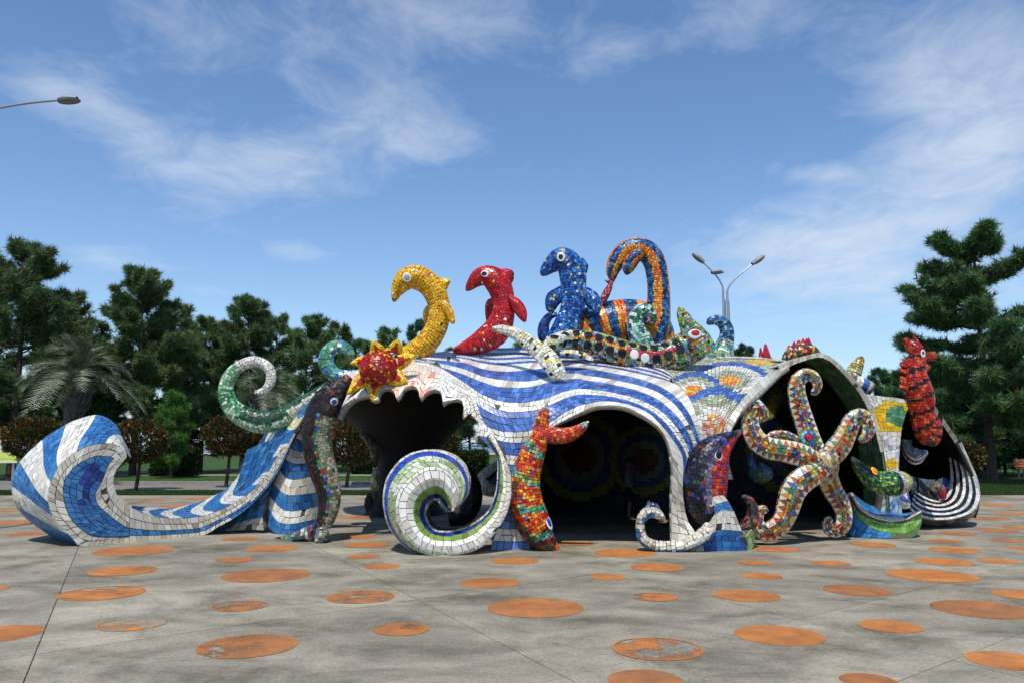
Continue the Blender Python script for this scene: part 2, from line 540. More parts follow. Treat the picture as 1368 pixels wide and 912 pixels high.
            U4 = np.stack([u0 + du[:-1, 0], u0 + du[1:, 0], u1 + du[1:, 1], u1 + du[:-1, 1]], 1)
            vm = V4.mean(1)
            d = NS(s=U4.mean(1), t=vm % 1, a=U4.mean(1), b=vm % 1, n=k, rng=rng, w=np.cos(2 * math.pi * vm), f=np.sin(2 * math.pi * vm), row=r, nr=nr)
            # wrap the angle without leaving the grid
            self.add_wrapped(S, U4, V4, d, col)
        self.tube_body(S)

    def add_wrapped(self, S, U, V, d, col):
        W = NS(ev=lambda a, b: S.ev(a, b % 1.0), out=lambda p, a, b: S.out(p, a, b % 1.0))
        self.add(W, U, V, d, col)

    def tube_body(self, S):
        g = S.g[::3, ::3] if S.nu > 60 else S.g[::2, ::4]
        g = np.concatenate([g, S.g[-1:, ::3] if S.nu > 60 else S.g[-1:, ::4]], 0)
        Cc = np.concatenate([S.C[::3] if S.nu > 60 else S.C[::2], S.C[-1:]], 0)[:, None]; g = Cc + (g - Cc) * self.core
        nu, nv = g.shape[0], g.shape[1] - 1
        V = g[:, :-1].reshape(-1, 3); i = np.arange(nu * nv).reshape(nu, nv) + self.gn
        q = np.stack([i[:-1], np.roll(i, -1, 1)[:-1], np.roll(i, -1, 1)[1:], i[1:]], -1).reshape(-1, 4)
        self.gv.append(V); self.gq.append(q); self.gn += len(V)
        for k, row in ((0, i[0][::-1]), (nu - 1, i[-1])):     # close the ends
            c = self.gn; self.gv.append(g[k, :-1].mean(0)[None]); self.gn += 1
            nx = np.roll(row, -1)
            self.gq.append(np.stack([row, nx, np.full(nv, c), np.full(nv, c)], 1))

    def finish(self):
        V = np.concatenate(self.gv); Q = np.concatenate(self.gq)
        tr = Q[:, 2] == Q[:, 3]
        me = mesh_np(self.name, V, Q[~tr] if (~tr).any() else None, Q[tr][:, :3] if tr.any() else None, smooth=True)
        body = put(self.name, me, self.parent, self.grout)
        if self.thick:
            md = body.modifiers.new('wall thickness', 'SOLIDIFY'); md.thickness = self.thick; md.offset = -1
            if self.inner is not None:
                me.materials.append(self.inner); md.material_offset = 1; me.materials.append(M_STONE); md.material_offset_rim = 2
        C = np.concatenate(self.C); Nn = np.concatenate(self.Nn); K = np.concatenate(self.K)
        keep = self.rng.random(len(C)) > .006; C, Nn, K = C[keep], Nn[keep], K[keep]
        cen = C.mean(1, keepdims=True); v = cen - C; dist = np.linalg.norm(v, axis=2, keepdims=True) + 1e-9
        g1 = np.minimum(self.gap * .72, dist * .22)
        base = C + v / dist * g1
        top = C + v / dist * np.minimum(g1 + .0022, dist * .3)
        up = Nn[:, None, :] * (self.h + self.rng.normal(0, .0011, (len(C), 4))[..., None])
        V8 = np.concatenate([top + up, base - Nn[:, None] * .014], 1)        # N,8,3
        x, y = proj(C)
        ar = .5 * np.abs(sum(x[:, i] * y[:, (i + 1) % 4] - x[:, (i + 1) % 4] * y[:, i] for i in range(4)))
        face = np.einsum('ij,ij->i', Nn, EYE - cen[:, 0]) > 0
        xm, ym = x.mean(1), y.mean(1)
        ok = face & (np.sqrt(ar) >= self.minpx) & (xm > 0) & (xm < 1368) & (ym > 0) & (ym < 912)
        idx = np.where(ok)[0]; idx = idx[np.argsort(-ar[idx])][:self.limit]
        quad = np.array([[0, 1, 2, 3], [0, 4, 5, 1], [1, 5, 6, 2], [2, 6, 7, 3], [3, 7, 4, 0]])
        rest = np.ones(len(C), bool); rest[idx] = False
        if rest.any():
            R = V8[rest]; n = len(R)
            Qs = (quad[None] + (np.arange(n) * 8)[:, None, None]).reshape(-1, 4)
            mo = put('mosaic_tiles', mesh_np('mosaic_tiles', R.reshape(-1, 3), Qs, col=np.repeat(K[rest], 8, 0)), body, self.mat, 'stuff')
        for i in idx:
            c0 = V8[i].mean(0)
            o = put('tile', mesh_np('tile', V8[i] - c0, quad, col=K[i]), body, self.mat)
            o.location = o.location + Vector(c0)
        self.count = (len(C), len(idx))
        STATS.append((self.parent.name if self.parent else '', self.name, len(C), len(idx)))
        return body


STATS = []


def lens(A, B, YA, YB, thick, side=1, nu=60, nv=17, taper=True):
    """half of a leaf-like slab between two edges; side +1 bulges to the camera"""
    a, b = catmull(A, nu), catmull(B, nu)
    t = np.linspace(0, 1, nv); s = np.linspace(0, 1, nu)
    X = a[:, None, 0] * (1 - t) + b[:, None, 0] * t; Y = a[:, None, 1] * (1 - t) + b[:, None, 1] * t
    D = (YA + (YB - YA) * s)[:, None] + 0 * t
    pr = np.sqrt(np.clip(1 - (2 * t - 1) ** 2, 0, 1))
    tp = np.sqrt(np.clip(1 - s ** 4, 0.02, 1)) if taper else np.ones(nu)
    D = D - side * thick / 2 * pr[None] * tp[:, None]
    g = P(X, Y, D)
    cen = P(X, Y, (YA + (YB - YA) * s)[:, None] + 0 * t)
    return GridS(g, cen)


def fin(M, A, B, YA, YB=None, thick=.12, size=.045, col=None, rows=None):
    YB = YA if YB is None else YB
    for sd in (1, -1):
        S = lens(A, B, YA, YB, thick, sd)
        M.strip(S, [(0, 0), (1, 0)], [(0, 1), (1, 1)], size=size, col=col, segs=3 if rows is None else 1, rows=rows)


def dome(name, parent, c, n, rx, ry, mat, lift=.35, up=(0, 0, 1)):
    """a shallow round button lying on a surface"""
    n = np.asarray(n, float); n /= np.linalg.norm(n); up = np.asarray(up, float)
    ux = np.cross(up, n); ux /= np.linalg.norm(ux) + 1e-9; uy = np.cross(n, ux)
    V = [c + n * lift * min(rx, ry)]; tri = []; k = 20
    for r, hgt in ((.45, .88), (.8, .5), (1.0, .12), (1.0, -.6)):
        for i in range(k):
            a = 2 * math.pi * i / k
            V.append(c + ux * rx * r * math.cos(a) + uy * ry * r * math.sin(a) + n * lift * min(rx, ry) * hgt)
    q = []
    for i in range(k):
        tri.append((0, 1 + i, 1 + (i + 1) % k))
        for m in range(3):
            a0, b0 = 1 + m * k, 1 + (m + 1) * k
            q.append((a0 + i, b0 + i, b0 + (i + 1) % k, a0 + (i + 1) % k))
    return put(name, mesh_np(name, V, q, tri, smooth=True), parent, mat)


def eye(parent, S, x, y, r, Y, white=None, pupil=None, ry=None, pr=.55, shift=(0, 0), lift=.07):
    p, n = S.at_px(x, y); k = Y / F; ry = ry or r
    n = n + np.array([0, -.08, 0]); n /= np.linalg.norm(n)
    e = dome('eye', parent, p + n * .012, n, r * k, ry * k, white or M_WHITE, lift)
    c = p + n * (.014 + lift * min(r, ry) * k * .85) + np.array([shift[0] * k, 0, -shift[1] * k])
    dome('pupil', e, c, n, r * k * pr, ry * k * pr, pupil or M_BLACK, .16)
    return e

# ------------------------------------------------------------------ the setting: ground, plaza, lawns, sea
def sheet(name, x0, x1, y0, y1, z, mat, kind='structure', parent=None, n=1):
    xs = np.linspace(x0, x1, n + 1); ys = np.linspace(y0, y1, n + 1)
    g = np.array([[(x, y, z) for y in ys] for x in xs]).reshape(-1, 3)
    i = np.arange((n + 1) ** 2).reshape(n + 1, n + 1)
    q = np.stack([i[:-1, :-1], i[1:, :-1], i[1:, 1:], i[:-1, 1:]], -1).reshape(-1, 4)
    return put(name, mesh_np(name, g, q), parent, mat, kind)


def concrete_mat():
    m, nt, b = new_mat('plaza_concrete')
    L = nt.links
    g = node(nt, 'ShaderNodeNewGeometry'); oi = node(nt, 'ShaderNodeObjectInfo')
    mp = node(nt, 'ShaderNodeMapping'); mp.inputs['Rotation'].default_value = (0, 0, .35); mp.inputs['Scale'].default_value = (.8, 1.15, 1)
    L.new(g.outputs['Position'], mp.inputs[0])
    n1 = node(nt, 'ShaderNodeTexNoise'); n1.inputs['Scale'].default_value = 1.0; n1.inputs['Detail'].default_value = 13; n1.inputs['Roughness'].default_value = .72; n1.inputs['Distortion'].default_value = .4
    L.new(mp.outputs[0], n1.inputs['Vector'])
    n2 = node(nt, 'ShaderNodeTexNoise'); n2.inputs['Scale'].default_value = .45; n2.inputs['Detail'].default_value = 7; n2.inputs['Roughness'].default_value = .62
    L.new(g.outputs['Position'], n2.inputs['Vector'])
    n3 = node(nt, 'ShaderNodeTexNoise'); n3.inputs['Scale'].default_value = 34; n3.inputs['Detail'].default_value = 5
    L.new(g.outputs['Position'], n3.inputs['Vector'])
    r = node(nt, 'ShaderNodeValToRGB'); e = r.color_ramp.elements
    e[0].position = .34; e[0].color = (.130, .114, .080, 1); e[1].position = .68; e[1].color = (.415, .368, .275, 1)
    k = r.color_ramp.elements.new(.50); k.color = (.285, .254, .190, 1)
    L.new(n1.outputs[0], r.inputs[0])
    a = node(nt, 'ShaderNodeMapRange'); a.inputs[1].default_value = .35; a.inputs[2].default_value = .65; a.inputs[3].default_value = .78; a.inputs[4].default_value = 1.14
    L.new(n2.outputs[0], a.inputs[0])
    c = node(nt, 'ShaderNodeMapRange'); c.inputs[1].default_value = .3; c.inputs[2].default_value = .7; c.inputs[3].default_value = .78; c.inputs[4].default_value = 1.18
    L.new(n3.outputs[0], c.inputs[0])
    o = node(nt, 'ShaderNodeMapRange'); o.inputs[3].default_value = .90; o.inputs[4].default_value = 1.08
    L.new(oi.outputs['Random'], o.inputs[0])
    m1 = node(nt, 'ShaderNodeMath', operation='MULTIPLY'); L.new(a.outputs[0], m1.inputs[0]); L.new(c.outputs[0], m1.inputs[1])
    m2 = node(nt, 'ShaderNodeMath', operation='MULTIPLY'); L.new(m1.outputs[0], m2.inputs[0]); L.new(o.outputs[0], m2.inputs[1])
    vm = node(nt, 'ShaderNodeVectorMath', operation='SCALE'); L.new(r.outputs[0], vm.inputs[0]); L.new(m2.outputs[0], vm.inputs['Scale'])
    # dark dried streaks of dirty water
    w = node(nt, 'ShaderNodeTexNoise'); w.inputs['Scale'].default_value = .9; w.inputs['Detail'].default_value = 7; w.inputs['Roughness'].default_value = .72; w.inputs['Distortion'].default_value = 1.6
    mp2 = node(nt, 'ShaderNodeMapping'); mp2.inputs['Rotation'].default_value = (0, 0, -.25); mp2.inputs['Scale'].default_value = (.7, 1.2, 1); mp2.inputs['Location'].default_value = (3, 7, 0)
    L.new(g.outputs['Position'], mp2.inputs[0]); L.new(mp2.outputs[0], w.inputs['Vector'])
    wr = node(nt, 'ShaderNodeMapRange'); wr.inputs[1].default_value = .50; wr.inputs[2].default_value = .68; wr.inputs[3].default_value = 0; wr.inputs[4].default_value = .42
    L.new(w.outputs[0], wr.inputs[0])
    mx = node(nt, 'ShaderNodeMixRGB'); L.new(wr.outputs[0], mx.inputs[0]); L.new(vm.outputs[0], mx.inputs[1]); mx.inputs[2].default_value = (.100, .092, .072, 1)
    L.new(mx.outputs[0], b.inputs['Base Color'])
    b.inputs['Roughness'].default_value = .85; b.inputs['Specular IOR Level'].default_value = .2
    bp = node(nt, 'ShaderNodeBump'); bp.inputs['Strength'].default_value = .25; bp.inputs['Distance'].default_value = .01
    L.new(n3.outputs[0], bp.inputs['Height']); L.new(bp.outputs[0], b.inputs['Normal'])
    return m


def paint_mat():
    """orange floor paint, scuffed through to the concrete by an amount that each disc carries"""
    m, nt, b = new_mat('worn_orange_paint')
    L = nt.links
    g = node(nt, 'ShaderNodeNewGeometry')
    oi = node(nt, 'ShaderNodeObjectInfo'); sep = node(nt, 'ShaderNodeSeparateColor'); L.new(oi.outputs['Color'], sep.inputs[0])
    n = node(nt, 'ShaderNodeTexNoise'); n.inputs['Scale'].default_value = 2.0; n.inputs['Detail'].default_value = 9; n.inputs['Roughness'].default_value = .62
    L.new(g.outputs['Position'], n.inputs['Vector'])
    n2 = node(nt, 'ShaderNodeTexNoise'); n2.inputs['Scale'].default_value = 40; n2.inputs['Detail'].default_value = 4
    L.new(g.outputs['Position'], n2.inputs['Vector'])
    r = node(nt, 'ShaderNodeValToRGB'); e = r.color_ramp.elements
    e[0].position = .35; e[0].color = (.40, .140, .036, 1); e[1].position = .68; e[1].color = (.60, .225, .060, 1)
    L.new(n.outputs[0], r.inputs[0])
    dirt = node(nt, 'ShaderNodeTexNoise'); dirt.inputs['Scale'].default_value = 5; dirt.inputs['Detail'].default_value = 7; dirt.inputs['Roughness'].default_value = .7
    L.new(g.outputs['Position'], dirt.inputs['Vector'])
    dm = node(nt, 'ShaderNodeMath', operation='ADD'); L.new(dirt.outputs[0], dm.inputs[0]); L.new(sep.outputs[1], dm.inputs[1])
    dr = node(nt, 'ShaderNodeMapRange'); dr.inputs[1].default_value = .44; dr.inputs[2].default_value = .86; dr.inputs[3].default_value = 0; dr.inputs[4].default_value = .8
    L.new(dm.outputs[0], dr.inputs[0])
    mx = node(nt, 'ShaderNodeMixRGB'); L.new(dr.outputs[0], mx.inputs[0]); L.new(r.outputs[0], mx.inputs[1]); mx.inputs[2].default_value = (.155, .095, .062, 1)
    L.new(mx.outputs[0], b.inputs['Base Color']); b.inputs['Roughness'].default_value = .8; b.inputs['Specular IOR Level'].default_value = .15
    # bare patches: the paint sheet is gone there
    ad = node(nt, 'ShaderNodeMath', operation='MULTIPLY_ADD'); L.new(n2.outputs[0], ad.inputs[0]); ad.inputs[1].default_value = .30; L.new(n.outputs[0], ad.inputs[2])
    sb = node(nt, 'ShaderNodeMath', operation='SUBTRACT'); L.new(ad.outputs[0], sb.inputs[0]); L.new(sep.outputs[0], sb.inputs[1])
    al = node(nt, 'ShaderNodeMapRange'); al.inputs[1].default_value = .0; al.inputs[2].default_value = .06; L.new(sb.outputs[0], al.inputs[0])
    L.new(al.outputs[0], b.inputs['Alpha'])
    return m


def grass_mat(name, dark, light, scale=.8):
    m, nt, b = new_mat(name)
    g = node(nt, 'ShaderNodeNewGeometry')
    n = node(nt, 'ShaderNodeTexNoise'); n.inputs['Scale'].default_value = scale; n.inputs['Detail'].default_value = 9; n.inputs['Roughness'].default_value = .75
    nt.links.new(g.outputs['Position'], n.inputs['Vector'])
    r = node(nt, 'ShaderNodeValToRGB'); e = r.color_ramp.elements
    e[0].position = .36; e[0].color = (*dark, 1); e[1].position = .66; e[1].color = (*light, 1)
    nt.links.new(n.outputs[0], r.inputs[0]); nt.links.new(r.outputs[0], b.inputs['Base Color'])
    b.inputs['Roughness'].default_value = .95; b.inputs['Specular IOR Level'].default_value = .1
    return m


M_CONC = concrete_mat()
M_GRASS = grass_mat('lawn_grass', (.028, .060, .013), (.062, .112, .023))
M_FARGRASS = grass_mat('far_ground', (.035, .045, .016), (.085, .065, .032), .25)
M_PATH = plain('path_paving', (.200, .178, .150), .9, .15, 4)
M_KERB = plain('kerb_stone', (.25, .24, .22), .9, .2, 5)
M_JOINT = plain('joint_dirt', (.075, .068, .055), 1.0, .3, 6)

sheet('ground', -3000, 3000, -60, 130, -.06, M_FARGRASS)
sea_m, nt_, b_ = new_mat('sea_water')
b_.inputs['Base Color'].default_value = (.05, .10, .13, 1); b_.inputs['Roughness'].default_value = .28
g_ = node(nt_, 'ShaderNodeNewGeometry'); w_ = node(nt_, 'ShaderNodeTexNoise'); w_.inputs['Scale'].default_value = .35; w_.inputs['Detail'].default_value = 6
bp_ = node(nt_, 'ShaderNodeBump'); bp_.inputs['Strength'].default_value = .5; bp_.inputs['Distance'].default_value = .6
nt_.links.new(g_.outputs['Position'], w_.inputs['Vector']); nt_.links.new(w_.outputs[0], bp_.inputs['Height']); nt_.links.new(bp_.outputs[0], b_.inputs['Normal'])
sheet('sea', -9000, 9000, 150, 12000, -.8, sea_m)
sheet('beach', -3000, 3000, 129, 152, -.075, plain('beach_sand', (.42, .38, .30), .95, .15, .2))

PL = dict(x0=-26.0, x1=26.0, y0=1.0)
plaza = sheet('plaza', -27, 27, .2, 25.6, -.012, M_JOINT)
lawn = sheet('lawn', -60, 60, 25.6, 100, -.03, M_GRASS)
kerb_me = None


def box_mesh(name, x0, x1, y0, y1, z0, z1):
    V = [(x, y, z) for x in (x0, x1) for y in (y0, y1) for z in (z0, z1)]
    q = [(0, 1, 3, 2), (4, 6, 7, 5), (0, 4, 5, 1), (2, 3, 7, 6), (0, 2, 6, 4), (1, 5, 7, 3)]
    return mesh_np(name, V, q)


path = put('path', box_mesh('path', -60, 14, 28.2, 31.6, -.05, .02), None, M_PATH, 'structure')
put('path_kerb', box_mesh('path_kerb', -60, 14, 31.6, 31.85, -.05, .15), None, M_KERB, 'structure')
put('path_edge', box_mesh('path_edge', -60, 14, 28.0, 28.2, -.05, .045), None, M_KERB, 'structure')
put('far_path', box_mesh('far_path', -60, 20, 42.0, 42.7, -.05, .0), None, plain('pale_gravel', (.34, .32, .28), .9, .2, 3), 'structure')

# concrete slabs, laid on a skewed grid measured from the joints
d1 = np.array([math.cos(math.radians(-64)), math.sin(math.radians(-64))])      # direction of the long joints
d2 = np.array([math.cos(math.radians(39)), math.sin(math.radians(39))])
n1_ = np.array([-d1[1], d1[0]]); n2_ = np.array([-d2[1], d2[0]])
LA = [-.50 + 0 * 1] ; LA = sorted([-.50, 2.86, 5.68] + [-.5 - 3.1 * k for k in range(1, 12)] + [5.68 + 3.1 * k for k in range(1, 13)])
LB = sorted([2.75, 4.25, 7.25, 10.2, 13.2] + [2.75 - 3 * k for k in range(1, 9)] + [13.2 + 3 * k for k in range(1, 10)])
MAT2 = np.array([n1_, n2_])
def cross_pt(c1, c2): return np.linalg.solve(MAT2, np.array([c1, c2]))


def clip_poly(poly, axis, val, keep_less):
    out = []
    for i in range(len(poly)):
        a, b = poly[i], poly[(i + 1) % len(poly)]
        ia = (a[axis] <= val) == keep_less; ib = (b[axis] <= val) == keep_less
        if ia: out.append(a)
        if ia != ib:
            t = (val - a[axis]) / (b[axis] - a[axis]); out.append(a + (b - a) * t)
    return out


rs = random.Random(5)
for i in range(len(LA) - 1):
    for j in range(len(LB) - 1):
        g = .0045
        poly = [cross_pt(LA[i] + g, LB[j] + g), cross_pt(LA[i + 1] - g, LB[j] + g), cross_pt(LA[i + 1] - g, LB[j + 1] - g), cross_pt(LA[i] + g, LB[j + 1] - g)]
        for ax, val, kl in ((0, -26.9, False), (0, 26.9, True), (1, .5, False), (1, 25.5, True)):
            if poly: poly = clip_poly(poly, ax, val, kl)
        if len(poly) < 3: continue
        pp = np.array(poly)
        if not any(abs(q[0]) < q[1] * .72 + 1.5 for q in poly): continue
        z = 0.0 + rs.uniform(-.001, .001); n = len(pp)
        V = [(x, y, z) for x, y in pp] + [(x, y, -.011) for x, y in pp]
        me = bpy.data.meshes.new('slab')
        ccw = np.cross(pp[1] - pp[0], pp[2] - pp[1]) > 0
        top = list(range(n)) if ccw else list(range(n))[::-1]
        fs = [top] + [[k, k + n, (k + 1) % n + n, (k + 1) % n] for k in range(n)]
        me.from_pydata(V, [], fs); me.update()
        put('slab', me, plaza, M_CONC)

# painted discs
M_PAINT = paint_mat()
DISCS = [(178, 735, 98, .1), (164, 762, 84, .1), (136, 792, 104, .45), (0, 846, 100, .1), (356, 768, 112, .25), (320, 809, 70, .42), (331, 862, 125, .38),
         (177, 833, 84, .62), (363, 732, 66, .1), (314, 747, 49, .1), (320, 719, 46, .1), (482, 797, 88, .42), (536, 840, 72, .36), (485, 743, 42, .1), (510, 756, 48, .1),
         (490, 727, 56, .1), (478, 716, 50, .1), (655, 778, 78, .1), (715, 811, 124, .2), (687, 749, 64, .1), (770, 725, 45, .1), (835, 738, 80, .05), (878, 757, 68, .1), (812, 770, 48, .1),
         (875, 797, 58, .44), (878, 866, 116, .48), (862, 908, 96, .3), (1041, 848, 112, .2), (997, 795, 85, .1), (1018, 769, 50, .3), (1008, 751, 45, .1), (1036, 733, 58, .1),
         (1110, 752, 48, .1), (1145, 788, 84, .2), (1190, 836, 76, .1), (1312, 813, 120, .25), (1245, 768, 108, .1), (1345, 882, 96, .1), (1160, 909, 70, .1), (1261, 750, 70, .1),
         (1275, 734, 62, .1), (1333, 749, 48, .1), (1262, 722, 38, .1), (1167, 727, 55, .1), (1280, 712, 45, .1), (1366, 794, 70, .1), (1345, 722, 40, .1), (1368, 732, 40, .1),
         (1335, 708, 46, .1), (1322, 692, 50, .1), (1364, 704, 44, .1), (1350, 685, 46, .1), (-8, 786, 36, .1), (38, 712, 50, .1), (20, 697, 60, .1), (70, 683, 50, .1), (12, 681, 40, .1), (200, 668, 40, .1),
         (240, 675, 50, .1), (262, 665, 40, .1), (300, 668, 50, .1), (500, 666, 44, .1), (475, 690, 46, .1), (508, 678, 40, .1), (655, 690, 50, .1), (1330, 674, 50, .1), (150, 672, 42, .1)]
DARKD = {(1312, 813), (331, 862), (356, 768), (862, 908), (482, 797), (1145, 788)}
for (x, y, w, wear) in DISCS:
    wear = wear if wear > .15 or wear < .08 else rs.uniform(.1, .36)
    c = G(x, y); r = w / 2 * c[1] / F
    k = 44
    V = [(c[0], c[1], .0028)] + [(c[0] + r * math.cos(2 * math.pi * i / k) * rs.uniform(.992, 1.008), c[1] + r * math.sin(2 * math.pi * i / k) * rs.uniform(.992, 1.008), .0028) for i in range(k)]
    o = put('painted_disc', mesh_np('painted_disc', V, None, [(0, 1 + i, 1 + (i + 1) % k) for i in range(k)]), plaza, M_PAINT)
    o.color = (wear * .85 + .20, .20 if (x, y) in DARKD else rs.uniform(-.02, .12), 0, 1)
    if wear > .38:     # the painted outline survives as a ring
        V = []
        for i in range(k):
            a = 2 * math.pi * i / k
            for q in (.95, 1.0): V.append((c[0] + r * q * math.cos(a), c[1] + r * q * math.sin(a), .0045))
        ring = put('painted_rim', mesh_np('painted_rim', V, [(2 * i, 2 * i + 1, (2 * i + 3) % (2 * k), (2 * i + 2) % (2 * k)) for i in range(k)]), o, M_PAINT)
        ring.color = (wear * .85 + .04, .03, 0, 1)

# ------------------------------------------------------------------ the pavilion: front surface measured at its foot and rims
OFF = .42
CTRL = np.array([
    (452, 561, 13.3), (452, 551, 13.3), (465, 540, 13.3), (491, 517, 13.2), (518, 517, 13.0), (551, 515, 12.8), (581, 519, 12.6), (614, 533, 12.4), (640, 557, 12.3), (640, 581, 12.2),
    (660, 604, 12.15), (668, 640, 12.1), (655, 730, 12.05), (705, 730, 12.1), (710, 670, 12.1), (714, 630, 12.15), (742, 567, 12.2), (775, 553, 12.1), (813, 541, 12.0), (855, 552, 11.95),
    (883, 574, 11.9), (897, 609, 11.9), (898, 660, 11.9), (897, 719, 11.95), (934, 719, 11.95), (912, 640, 11.95), (940, 640, 12.2), (970, 640, 12.4), (945, 680, 12.2), (975, 580, 12.3), (988, 546, 12.45),
    (1012, 520, 12.65), (1040, 493, 12.95), (1060, 483, 13.1),
    (445, 512, 13.9), (470, 498, 14.0), (510, 484, 14.1), (554, 475, 14.3), (600, 469, 15.0), (640, 466, 15.5), (700, 465, 15.7), (760, 468, 15.7), (830, 473, 15.6), (900, 477, 15.5), (950, 477, 15.5), (1000, 476, 15.2), (1040, 481, 14.0),
    (570, 489, 13.3), (622, 512, 12.75), (688, 537, 12.4), (688, 510, 12.9), (688, 490, 13.8), (800, 521, 12.5), (800, 500, 13.2), (870, 540, 12.2), (880, 510, 13.0), (920, 560, 12.1), (940, 530, 12.6), (980, 510, 13.2), (960, 495, 13.9), (740, 480, 14.6), (860, 490, 14.1)])
_xy = CTRL[:, :2] / 100.0


def _phi(r): return np.where(r > 1e-9, r * r * np.log(np.maximum(r, 1e-9)), 0)


_n = len(CTRL)
_K = _phi(np.linalg.norm(_xy[:, None] - _xy[None], axis=2)) + np.eye(_n) * .02
_Pm = np.hstack([np.ones((_n, 1)), _xy])
_A = np.block([[_K, _Pm], [_Pm.T, np.zeros((3, 3))]])
_sol = np.linalg.solve(_A, np.concatenate([CTRL[:, 2] + OFF, np.zeros(3)]))


def facade_depth(x, y):
    x = np.asarray(x, float) / 100; y = np.asarray(y, float) / 100
    sh = np.broadcast(x, y).shape
    q = np.stack([np.broadcast_to(x, sh).ravel(), np.broadcast_to(y, sh).ravel()], 1)
    r = np.linalg.norm(q[:, None] - _xy[None], axis=2)
    v = _phi(r) @ _sol[:_n] + _sol[_n] + q @ _sol[_n + 1:]
    return v.reshape(sh)


FS = PxSurf(facade_depth)
pav = thing('mosaic_pavilion', 'open vaulted pavilion covered in blue and white striped tile mosaic', 'pavilion', (2.0, 15.0, 0))
fa = Mosaic(pav, 'front_wall', thick=.075, inner=M_DARK, limit=300, minpx=7.6, gap=.0075)

z7 = lambda p: zc(600, 430, 4.56, p)
z8 = lambda p: zc(780, 460, 4.56, p)
z5 = lambda p: zc(430, 430, 4.56, p)
ARCH_L = [(708, 735), (709, 700), (710, 670), (713, 630), (719, 602), (729, 582), (742, 567), (756, 560)]
ARCH_R = z8([(0, 396), (60, 380), (150, 370), (250, 380), (340, 420), (410, 465), (470, 520), (510, 590), (535, 680), (545, 780)]) + [(898, 660), (897, 683), (896.5, 719), (896.5, 736)]
U1 = [(554, 483), (572, 485.5), (588, 491), (600, 498), (622, 512), (644, 526.5), (666, 535), (688, 537.5), (710, 536), (732, 531), (753.5, 523), (775, 519.2)] + z8([(100, 280), (200, 298), (320, 330), (440, 385), (520, 450), (590, 540), (640, 640)]) + [(926, 618), (931, 640)]
L1a = [(554, 489.5), (570, 494), (590, 501), (605, 511), (622, 520), (633, 530)]
L1 = L1a + [(655, 542), (677, 549.5), (699, 549.5), (723, 546), (742.5, 537.5), (758, 531), (775, 527)] + z8([(100, 310), (200, 325), (320, 360), (420, 410), (500, 480), (560, 560), (610, 640)]) + [(919, 618), (924, 640)]
L2a = [(633, 530), (640, 548), (645, 563)]
L2m = [(653, 570), (674.5, 576), (696.5, 576), (716, 572.5), (736, 564), (753.5, 551), (775, 541)]
L2 = [(645, 563)] + L2m + z8([(100, 345), (200, 350), (300, 375), (400, 420), (480, 500), (550, 590), (600, 680)]) + [(913, 628), (915, 660)]
L2d = [(913, 628), (912, 645), (913, 665), (917, 690), (925, 705), (938, 722), (941, 736)]
U2 = [(554, 481)] + z7([(0, 290), (100, 325), (200, 365), (300, 395), (400, 400), (500, 395), (600, 370), (720, 350), (800, 345)]) + z8([(0, 218), (100, 230), (200, 250), (320, 280), (440, 330), (530, 400), (600, 480), (650, 570)]) + [(930, 610), (938, 640)]
U3 = [(554, 479.5)] + z7([(0, 265), (100, 290), (200, 330), (300, 350), (400, 360), (500, 360), (600, 335), (720, 315), (800, 315)]) + z8([(0, 187), (100, 200), (200, 220), (320, 245), (450, 290), (550, 360), (620, 450), (670, 550)]) + [(936, 606), (946, 640)]
U4 = [(554, 478)] + z7([(0, 240), (100, 250), (200, 285), (300, 300), (400, 300), (600, 280), (720, 272), (800, 278)]) + z8([(0, 147), (100, 160), (200, 180), (320, 205), (450, 250), (560, 320), (640, 420), (690, 540)]) + [(941, 602), (954, 640)]
U5 = [(554, 476.6)] + z7([(0, 215), (100, 225), (200, 250), (300, 262), (400, 255), (560, 245), (720, 243), (800, 250)]) + z8([(0, 122), (100, 135), (200, 150), (320, 175), (450, 205), (520, 225), (600, 270), (660, 360), (695, 470), (712, 575)]) + [(946, 600), (962, 640)]
# stripes over the doorway
fa.strip(FS, U1, L1, rows=2, size=.088, col=WHITE)
fa.strip(FS, U2, U1, rows=3, size=.085, col=BLUE)
fa.strip(FS, U3, U2, rows=1, size=.085, col=WHITE)
fa.strip(FS, U4, U3, rows=2, size=.085, col=BLUE)
fa.strip(FS, U5, U4, rows=1, size=.085, col=WHITE)
fa.strip(FS, [(633, 530)] + L1[len(L1a):], [(645, 563)] + L2m + L2[1 + len(L2m):], rows=3, size=.085, col=BLUE)
# white course along the doorway, and its right jamb
L3 = [(640, 582), (655, 584.6), (674.5, 590), (696.5, 591), (710, 587), (723, 581), (738, 570)]
fa.strip(FS, [(645, 563)] + L2m, L3 + [(756, 560), (775, 551)], rows=2, size=.10, col=WHITE)
L2r = [(775, 541)] + z8([(100, 345), (200, 350), (300, 375), (400, 420), (480, 500), (550, 590), (600, 680)]) + [(913, 628)]
AR1 = [(775, 551)] + ARCH_R[1:9]
fa.strip(FS, L2r, AR1, rows=1, size=.095, col=WHITE)
fa.strip(FS, L2d, [(897, 609), (899.5, 631)] + ARCH_R[-4:], segs=5, size=.12, col=WHITE_W)
# upper roof courses up to the ridge
ur = Mosaic(pav, 'roof_courses', thick=.015, limit=0)
RIDGE_L = [(554, 474.5), (580, 471), (610, 468), (640, 466), (680, 464.8), (720, 466), (760, 469), (800, 473), (840, 478), (880, 488), (900, 500)]
U5L = [p for p in U5 if p[0] < 895]
for i, cfn in enumerate((BLUE, WHITE, BLUE, WHITE, NAVY, WHITE, BLUE)):
    ur.strip(FS, lerpc(U5L, RIDGE_L, (i + 1) / 7), lerpc(U5L, RIDGE_L, i / 7), size=.085, segs=4, col=cfn)
ur.finish()
